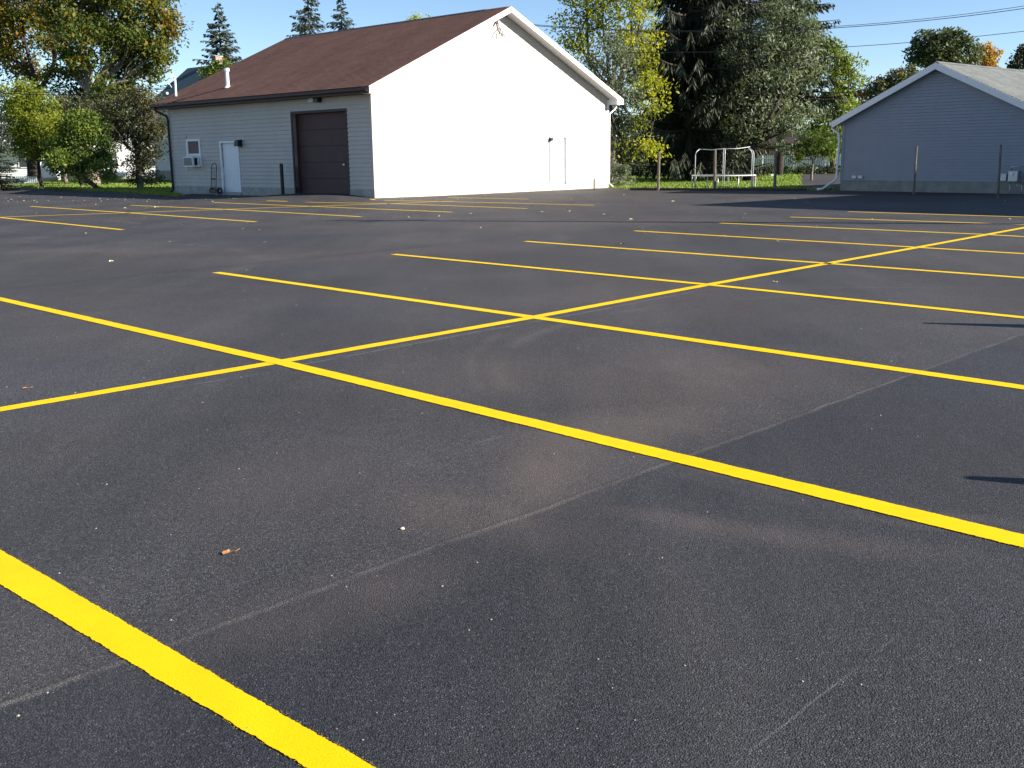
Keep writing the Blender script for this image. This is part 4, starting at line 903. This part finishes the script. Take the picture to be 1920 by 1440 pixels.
# ------------------------------------------------------------------ houses in the background
def window(parent, x, z, w_, h_, y=0, axis='y'):
    b = MB()
    b.box(x - w_ / 2 - .07, x + w_ / 2 + .07, y - .05, y + .01, z - h_ / 2 - .07, z - h_ / 2); b.box(x - w_ / 2 - .07, x + w_ / 2 + .07, y - .05, y + .01, z + h_ / 2, z + h_ / 2 + .07)
    b.box(x - w_ / 2 - .07, x - w_ / 2, y - .05, y + .01, z - h_ / 2, z + h_ / 2); b.box(x + w_ / 2, x + w_ / 2 + .07, y - .05, y + .01, z - h_ / 2, z + h_ / 2); b.box(x - w_ / 2, x + w_ / 2, y - .04, y + .01, z - .025, z + .025)
    f = b.build('window', M_WHITE, parent); b = MB(); b.box(x - w_ / 2, x + w_ / 2, y - .02, y - .005, z - h_ / 2, z + h_ / 2); b.build('pane', M_PANE, f)
def house(name, loc, rz, w_, d_, eh, pitch, mw, mr, label, wins=(), fz=.5, ridge_x=False, cat='house', ov=.35):
    """local: front wall on y=0 (width w_), gable front unless ridge_x"""
    r = empty(name, loc, rz, label=label, cat=cat)
    b = MB(); b.box(0, w_, 0, d_, -.5, fz); b.build('foundation', M_FOUND, r)
    b = MB(); b.box(.02, w_ - .02, .02, d_ - .02, fz, eh)
    if ridge_x: b.prism([(.02, .02, eh), (.02, d_ - .02, eh), (.02, d_ / 2, eh + pitch * d_ / 2)], (w_ - .04, 0, 0))
    else: b.prism([(.02, .02, eh), (w_ - .02, .02, eh), (w_ / 2, .02, eh + pitch * w_ / 2)], (0, d_ - .04, 0))
    b.build('wall', mw, r)
    s = MB(); z = fz
    while z < eh - .1:
        s.add([(0.02, .02, z), (w_ - .02, .02, z), (w_ - .02, -.01, z), (.02, -.01, z), (w_ - .02, .012, z + .15), (.02, .012, z + .15)], [(3, 2, 1, 0), (5, 4, 2, 3)]); z += .15
    s.build('siding_boards', mw, r, kind='stuff')
    half = (d_ if ridge_x else w_) / 2; L = w_ if ridge_x else d_
    for sg in (-1, 1):
        T = (lambda a, l: (l, a, 0)) if ridge_x else (lambda a, l: (a, l, 0))
        X = (lambda a: a) if sg < 0 else (lambda a: 2 * half - a)
        pts = [Vector(T(X(-ov), -ov)) + Vector((0, 0, eh - pitch * ov + .06)), Vector(T(X(-ov), L + ov)) + Vector((0, 0, eh - pitch * ov + .06)), Vector(T(X(half), L + ov)) + Vector((0, 0, eh + pitch * half + .06)), Vector(T(X(half), -ov)) + Vector((0, 0, eh + pitch * half + .06))]
        b = MB(); b.prism(pts, (0, 0, .1)); b.build('roof', mr, r)
        # fascia along both rakes
        b = MB()
        for l0 in (-ov - .04, L + ov):
            q = [Vector(T(X(-ov), l0)) + Vector((0, 0, eh - pitch * ov + .17)), Vector(T(X(-ov), l0)) + Vector((0, 0, eh - pitch * ov - .05)), Vector(T(X(half), l0)) + Vector((0, 0, eh + pitch * half - .05)), Vector(T(X(half), l0)) + Vector((0, 0, eh + pitch * half + .17))]
            b.prism(q, Vector(T(0, .04)))
        b.build('fascia', M_WHITE, r)
    for wv in wins: window(r, *wv)
    return r
# blue roofed house just left of the shed: front (eave side) faces azimuth 223
hc = at(290, 300, 80); RH = R(90 - 43) - pi / 2
hb = house('house', (hc.x, hc.y, -.1), RH, 15, 7, at(290, 196, 80).z, .78, M_LTWALL, M_DKROOF, 'pale house with dark blue roof and brick chimney behind the shed', [(9, 4, .9, 1.4)], .9, True)
zr = at(290, 196, 80).z + .78 * 3.5
b = MB(); b.box(3.0, 3.55, 3.6, 4.15, zr - 1, zr + .75); ch = b.build('chimney', paint('pale_brick', (.36, .23, .19), .85, 0, .25, 9, .6), hb)
b = MB(); b.box(2.94, 3.61, 3.54, 4.21, zr + .75, zr + .83); b.build('chimney_cap', M_FOUND, ch)
# white house seen through the trees: wall faces the sun
hc = at(172, 300, 88); house('house', (hc.x, hc.y, 0), R(10), 6.5, 8, 3.0, .5, M_WHITE, M_DKROOF, 'small white house glimpsed between the trees left of the shed', [(1.6, 1.7, .8, 1.2), (4.6, 1.7, .8, 1.2)], .3)
hc = at(-55, 300, 84); h2 = house('house', (hc.x, hc.y, 0), R(5), 5.3, 7, 3.1, .55, M_WHITE, M_DKROOF, 'white porch house at the far left behind the yellow green tree', [(1.6, 1.7, .8, 1.2), (4.0, 1.8, .7, 1.3)], .3)
b = MB(); b.box(-.4, 5.9, -2.0, -.1, 2.65, 2.8); b.build('porch_roof', M_WHITE, h2)
for x_ in (.0, 2.7, 5.5): b = MB(); b.box(x_ - .06, x_ + .06, -1.9, -1.78, 0, 2.65); b.build('porch_post', M_WHITE, h2)
hc = at(68, 300, 90); house('garden_shed', (hc.x, hc.y, 0), R(8), 3.4, 4, 1.9, .4, M_BEIGE, M_DKROOF, 'low beige outbuilding between the far left trunks', (), .1, cat='shed')
hc = at(1552, 300, 84); house('garden_shed', (hc.x, hc.y, 0), R(-5), 3.0, 3, 1.6, .3, paint('pale_green_siding', (.35, .45, .40), .7), M_DKROOF, 'pale green shed wall behind the red heap beside the blue garage', (), .1, cat='shed')
# far house behind the picket fence, painted dark brown to stand for tree shade
hc = at(1270, 300, 100); house('house', (hc.x, hc.y, .1), R(0), 17, 8, 2.3, .22, M_BRTRIM, M_BRTRIM, 'long low house in shade behind the picket fence', [(2.5, 1.6, 1, 1), (6, 1.6, 1, 1), (10, 1.6, 1, 1), (14, 1.6, 1, 1)], .3, True)
# picket fences
def picket(A, Bp, h, label, gap=.14):
    A = Vector(A); Bp = Vector(Bp); L = (Bp - A).length; a = math.atan2(Bp.y - A.y, Bp.x - A.x)
    r = empty('picket_fence', A, a, label=label, cat='fence')
    b = MB(); x = 0
    while x < L: b.prism([(x, -.03, .05), (x + .09, -.03, .05), (x + .09, -.03, h - .06), (x + .045, -.03, h), (x, -.03, h - .06)], (0, .02, 0)); x += gap
    b.build('pickets', M_WHITE, r, kind='stuff')
    for z_ in (.25, h - .3): b = MB(); b.box(0, L, -.009, .04, z_, z_ + .07); b.build('rail', M_WHITE, r)
    x = 0
    while x <= L: b = MB(); b.box(x - .05, x + .05, .041, .14, 0, h + .08); b.build('fence_post', M_WHITE, r); x += 2.4
p0 = at(1262, 300, 86); p1 = at(1585, 300, 80); picket((p0.x, p0.y, .25), (p1.x, p1.y, .1), 1.15, 'white picket fence in the shade beyond the right lawn')
p0 = at(8, 300, 76); p1 = at(68, 300, 76); picket((p0.x, p0.y, 0), (p1.x, p1.y, 0), .55, 'low bright white picket fence at the far left')

# small far things
q = at(1352, 300, 69)
b = MB(); p = at(1448, 330, 68); b.box(-.11, .11, -.06, .06, -.08, .12); o = b.build('yard_sign', M_WHITE, None, bevel=.01, label='small white box on a stake on the shaded lawn', cat='box'); o.location = (p.x, p.y, p.z)
s_ = MB(); s_.tube([(0, 0, -.08), (0, 0, -p.z)], .015, 6); s_.build('stake', M_GREYMETAL, o)
p = at(1406, 334, 64); b = MB(); b.tube([(0, 0, -.02), (0, 0, .35), (0, 0, .5)], [.5, .2, .02], 8, True); o = b.build('mulch_heap', M_TERR, None, label='small reddish heap behind the trampoline', cat='heap'); o.location = (p.x, p.y, terrain(p.x, p.y))
# red car and garden arch by the driveway
p = at(1549, 325, 74); b = MB()
v = []; nx, ny = 14, 7
for jy in range(ny + 1):
    for ix in range(nx + 1):
        u, w_ = ix / nx, jy / ny; hgt = .36 * sin(pi * w_) ** .5 * (sin(pi * u) ** .4) * (1 - .35 * abs(u - .4)) + random.uniform(-.02, .02)
        v.append(((u - .5) * 1.25, (w_ - .5) * .9, max(-.02, hgt)))
b.add(v, [(jy * (nx + 1) + ix, jy * (nx + 1) + ix + 1, (jy + 1) * (nx + 1) + ix + 1, (jy + 1) * (nx + 1) + ix) for jy in range(ny) for ix in range(nx)])
o = b.build('tarpaulin_heap', M_RED, None, smooth=True, label='small red tarpaulin heap beyond the driveway beside the blue garage', cat='tarpaulin'); o.location = (p.x, p.y, p.z)
p = at(1535, 320, 72); b = MB(); b.tube([(-.25, 0, -.15), (-.25, 0, .12), (-.2, 0, .17), (.2, 0, .17), (.25, 0, .12), (.25, 0, -.15)], .035, 8)
b.tube([(-.25, 0, -p.z), (-.25, 0, -.1)], .03, 8); b.tube([(.25, 0, -p.z), (.25, 0, -.1)], .03, 8)
o = b.build('garden_arch', M_WHITE, None, smooth=True, label='small white arched frame left of the red tarpaulin heap', cat='frame'); o.location = (p.x, p.y, p.z)
# driveway running back along the blue garage
DRV = [(p.x, p.y) for p in (g(1507, 358), g(1501, 340), g(1500, 329), g(1530, 324), g(1600, 324), g(1640, 340), g(1640, 357))]
b = MB(); b.add([(x, y, terrain(x, y) + .05) for x, y in DRV], [tuple(range(len(DRV) - 1, -1, -1))]); b.build('driveway', M_ASPH, None, kind='structure')

# ------------------------------------------------------------------ overhead wires
def cable(pts, r, label):
    P = [at(*p) for p in pts]; b = MB(); b.tube(P, r, 5, True); return b.build('overhead_cable', M_BLKMETAL, None, smooth=True, label=label, cat='cable')
def arc(p, q, sag, n=24):
    return [(p[0] + (q[0] - p[0]) * i / n, p[1] + (q[1] - p[1]) * i / n + sag * 4 * (i / n) * (1 - i / n), p[2] + (q[2] - p[2]) * i / n) for i in range(n + 1)]
brk = None
cable(arc((975, 44, 54), (1990, 0, 50), 32), .012, 'upper cable of the twin wires running from behind the shed gable to the top right')
cable(arc((975, 46, 54), (1990, 5, 50.4), 31), .016, 'lower cable of the twin wires running from behind the shed gable to the top right')
cable(arc((1180, 98, 54), (1990, 50, 51), 14), .014, 'single lower wire crossing the sky above the blue garage')
cable(arc((-30, 168, 60), (321, 163, 55.5), 8), .014, 'upper wire reaching the white mast on the shed roof from the left')
cable(arc((-30, 172, 60), (322, 165, 55.5), 9), .02, 'lower thicker wire reaching the white mast on the shed roof from the left')

# ------------------------------------------------------------------ unseen things, guessed and added beside the view for the shadows they cast
def cone(tipx, tipy, label):
    tip = g(tipx, tipy); L = .92 / tan(R(SUN_EL)); base = tip + Vector((sin(R(SUN_AZ)), cos(R(SUN_AZ)), 0)) * L
    r = empty('added_traffic_cone', (base.x, base.y, 0), R(20), label=label, cat='traffic cone', group='cones added for their shadows')
    b = MB(); b.box(-.24, .24, -.24, .24, .0, .035); b.build('base', M_RUBBER, r, bevel=.01)
    b = MB(); b.tube([(0, 0, .03), (0, 0, .46)], [.20, .118], 28, False); b.tube([(0, 0, .60), (0, 0, .92)], [.092, .032], 28); b.build('cone_body', M_ORANGE, r, smooth=True)
    b = MB(); b.tube([(0, 0, .46), (0, 0, .60)], [.120, .094], 28, False); b.build('reflective_collar', M_WHITE, r, smooth=True)
cone(1735, 606, 'orange cone added beyond the right edge for its shadow, the farther one')
cone(1820, 896, 'orange cone added beyond the right edge for its shadow, the nearer one')
tipw = g(1300, 384.5); hh = 7.2; L = hh / tan(R(SUN_EL)); hx = tipw + Vector((sin(R(SUN_AZ)), cos(R(SUN_AZ)), 0)) * L
def utility_pole():
    tp = g(622, 413); hpz = 10.2; Lp = hpz / tan(R(SUN_EL)); bs = tp + Vector((sin(R(SUN_AZ)), cos(R(SUN_AZ)), 0)) * Lp
    r = empty('utility_pole', (bs.x, bs.y, 0), R(20), label='tall wooden utility pole beyond the right edge of the lot', cat='utility pole')
    b = MB(); b.tube([(0, 0, -.5), (0, 0, hpz)], [.17, .12], 14); b.build('shaft', M_POST, r)
    b = MB(); b.box(-.9, .9, -.16, -.06, hpz - .8, hpz - .68); b.build('crossarm', M_POST, r)
    for x_ in (-.8, -.3, .3, .8): b = MB(); b.tube([(x_, -.11, hpz - .68), (x_, -.11, hpz - .52)], [.04, .03], 10); b.build('insulator', M_GREYMETAL, r)
utility_pole()
def flatblock():  # unseen block, added and sized to throw the shadow band before the blue garage
    r = empty('added_brick_building', (hx.x, hx.y, 0), R(40), label='brick building added just outside the right edge to cast the big shadow', cat='building')
    # local x along azimuth 50, local y would go left; build towards -y
    b = MB(); b.box(0, 11, -14, 0, -.3, hh - .3); b.build('wall', M_BRICK, r)
    b = MB(); b.box(-.12, 11.12, -14.12, .12, hh - .3, hh); b.build('cornice', M_FOUND, r)
    for zz in (1.7, 5.2):
        for k in range(3):
            f = MB(); yy = -2.5 - k * 4.2; f.box(-.06, .02, yy - .6, yy + .6, zz - .8, zz + .8); o = f.build('window', M_WHITE, r); f = MB(); f.box(-.08, -.061, yy - .5, yy + .5, zz - .7, zz + .7); f.build('pane', M_PANE, o)
flatblock()

# ------------------------------------------------------------------ leaves and grit on the asphalt
def leaf(px, py, size, mat, label, rz=0, curl=.3):
    p = g(px, py); n = 10; b = MB(); v = [(0, 0, .004)]
    for k in range(n):
        a = 2 * pi * k / n; r = size / 2 * (1 if k % 2 == 0 else .62) * random.uniform(.8, 1.15) * (1.35 if k in (0, 5) else .8); v.append((r * cos(a), r * sin(a), .004 + size * curl * random.uniform(0, 1)))
    b.add(v, [(0, k + 1, (k + 1) % n + 1) for k in range(n)]); b.tube([(size * .5, 0, .006), (size * .85, .1 * size, .012)], size * .02, 4)
    o = b.build('fallen_leaf', mat, None, label=label, cat='leaf', group='leaves fallen on the asphalt'); o.location = (p.x, p.y, hp(p)); o.rotation_euler = (0, 0, rz)
leaf(428, 1038, .055, M_LEAFD, 'curled brown leaf on the asphalt at lower left', .4, .15)
leaf(48, 729, .055, M_LEAFD, 'small brown leaf close to the left edge above the spine line', .4, .15)
leaf(291, 389, .14, M_LEAFY, 'pale leaf lying by the second line of the far row', .2)
leaf(438, 374, .12, M_LEAFY, 'pale leaf in front of the shaded side door', .2)
leaf(1262, 378, .14, M_LEAFY, 'pale leaf on the far asphalt right of the shed', .9)
leaf(208, 491, .08, M_LEAFY, 'tiny pale leaf on the empty asphalt at left', 1.2)
leaf(1167, 459, .09, M_LEAFD, 'small leaf between the fourth and fifth stall lines', 2)
leaf(1452, 530, .07, M_LEAFY, 'tiny leaf just right of the spine line', .5)
q = g(755, 993); b = MB()
import bmesh
bm = bmesh.new(); bmesh.ops.create_icosphere(bm, subdivisions=2, radius=.0095)
for v in bm.verts: v.co *= random.uniform(.85, 1.15); v.co.z *= .6
me = bpy.data.meshes.new('pebble'); bm.to_mesh(me); bm.free(); me.materials.append(paint('pale_stone', (.62, .58, .42), .8, 0, .1, 30)); o = bpy.data.objects.new('pebble', me); COL.objects.link(o); o.location = (q.x, q.y, .005)
tag(o, 'pale yellowish pebble on the asphalt left of centre', 'pebble')
b = MB()
for _ in range(200):
    px = random.uniform(-50, 1970); py = 372 + (1440 - 372) * random.random() ** 2.2; p = g(px, py); d = p.length
    if inlot(p.x, p.y):
        r = random.uniform(.0018, .0045) * (1 + d * .12) * (1.4 if random.random() < .05 else 1); z = hp(p)
        a = random.uniform(0, 6.3); c_, s_ = cos(a) * r, sin(a) * r
        b.add([(p.x + c_, p.y + s_, z + .001), (p.x - s_, p.y + c_, z + .001), (p.x - c_ * .8, p.y - s_ * .8, z + .001), (p.x + s_, p.y - c_, z + .001), (p.x, p.y, z + r * .9)], [(0, 1, 4), (1, 2, 4), (2, 3, 4), (3, 0, 4)])
b.build('grit', M_STONE, None, kind='stuff', label='scattered pale grit on the asphalt')

# dry leaves caught along the edges of the lot and sprinkled over the far asphalt
def strew(name, pts, mat, label):
    b = MB()
    for (x, y) in pts:
        if not inlot(x, y): continue
        z = hp((x, y)) + .004; sz = random.uniform(.025, .06); a = random.uniform(0, 6.3); c_, s_ = cos(a), sin(a)
        P = [(sz, 0, random.uniform(0, .02)), (0, sz * .6, random.uniform(0, .03)), (-sz, 0, random.uniform(0, .02)), (0, -sz * .6, random.uniform(0, .03)), (0, 0, .004)]
        b.add([(x + c_ * u - s_ * v_, y + s_ * u + c_ * v_, z + q_) for u, v_, q_ in P], [(0, 1, 4), (1, 2, 4), (2, 3, 4), (3, 0, 4)])
    b.build(name, mat, None, kind='stuff', label=label)
edge = []
for i in range(len(LOT) - 4):
    (x1, y1), (x2, y2) = LOT[i], LOT[i + 1]
    L = math.hypot(x2 - x1, y2 - y1)
    for _ in range(int(L * 9)):
        t_ = random.random(); edge.append((x1 + (x2 - x1) * t_ + random.gauss(0, .5), y1 + (y2 - y1) * t_ - abs(random.gauss(0, .55))))
strew('leaf_litter', edge, M_LEAFD, 'dry leaves caught along the edge of the lot')
far_ = [(p.x, p.y) for p in (g(random.uniform(0, 1900), 366 + 90 * random.random() ** 1.5) for _ in range(60))] + [(p.x, p.y) for p in (g(random.uniform(0, 460), random.uniform(367, 380)) for _ in range(60))]
strew('leaf_litter', far_, M_LEAFY, 'pale leaves sprinkled over the far asphalt')
# thin weeds where the lawn meets the asphalt
W_ = []
for i in (1, 2, 6, 7):
    (x1, y1), (x2, y2) = LOT[i], LOT[i + 1]; L = math.hypot(x2 - x1, y2 - y1)
    for _ in range(int(L * 110)):
        t_ = random.random(); W_.append((x1 + (x2 - x1) * t_ + random.gauss(0, .10), y1 + (y2 - y1) * t_ + random.gauss(.05, .12), -.02))
W_ = np.array(W_); n = len(W_); A = np.stack([rng.normal(0, .03, n), rng.normal(0, .03, n), rng.uniform(.03, .10, n)], 1); Bq = np.cross(A, unit(n)); Bq = Bq / np.linalg.norm(Bq, axis=1)[:, None] * .02
wd_ = quad_mesh('weeds', W_ + A, A, Bq, rng.uniform(0, 1, n), L_GRASS, None); tag(wd_, 'ragged weeds where lawn meets asphalt', kind='stuff')
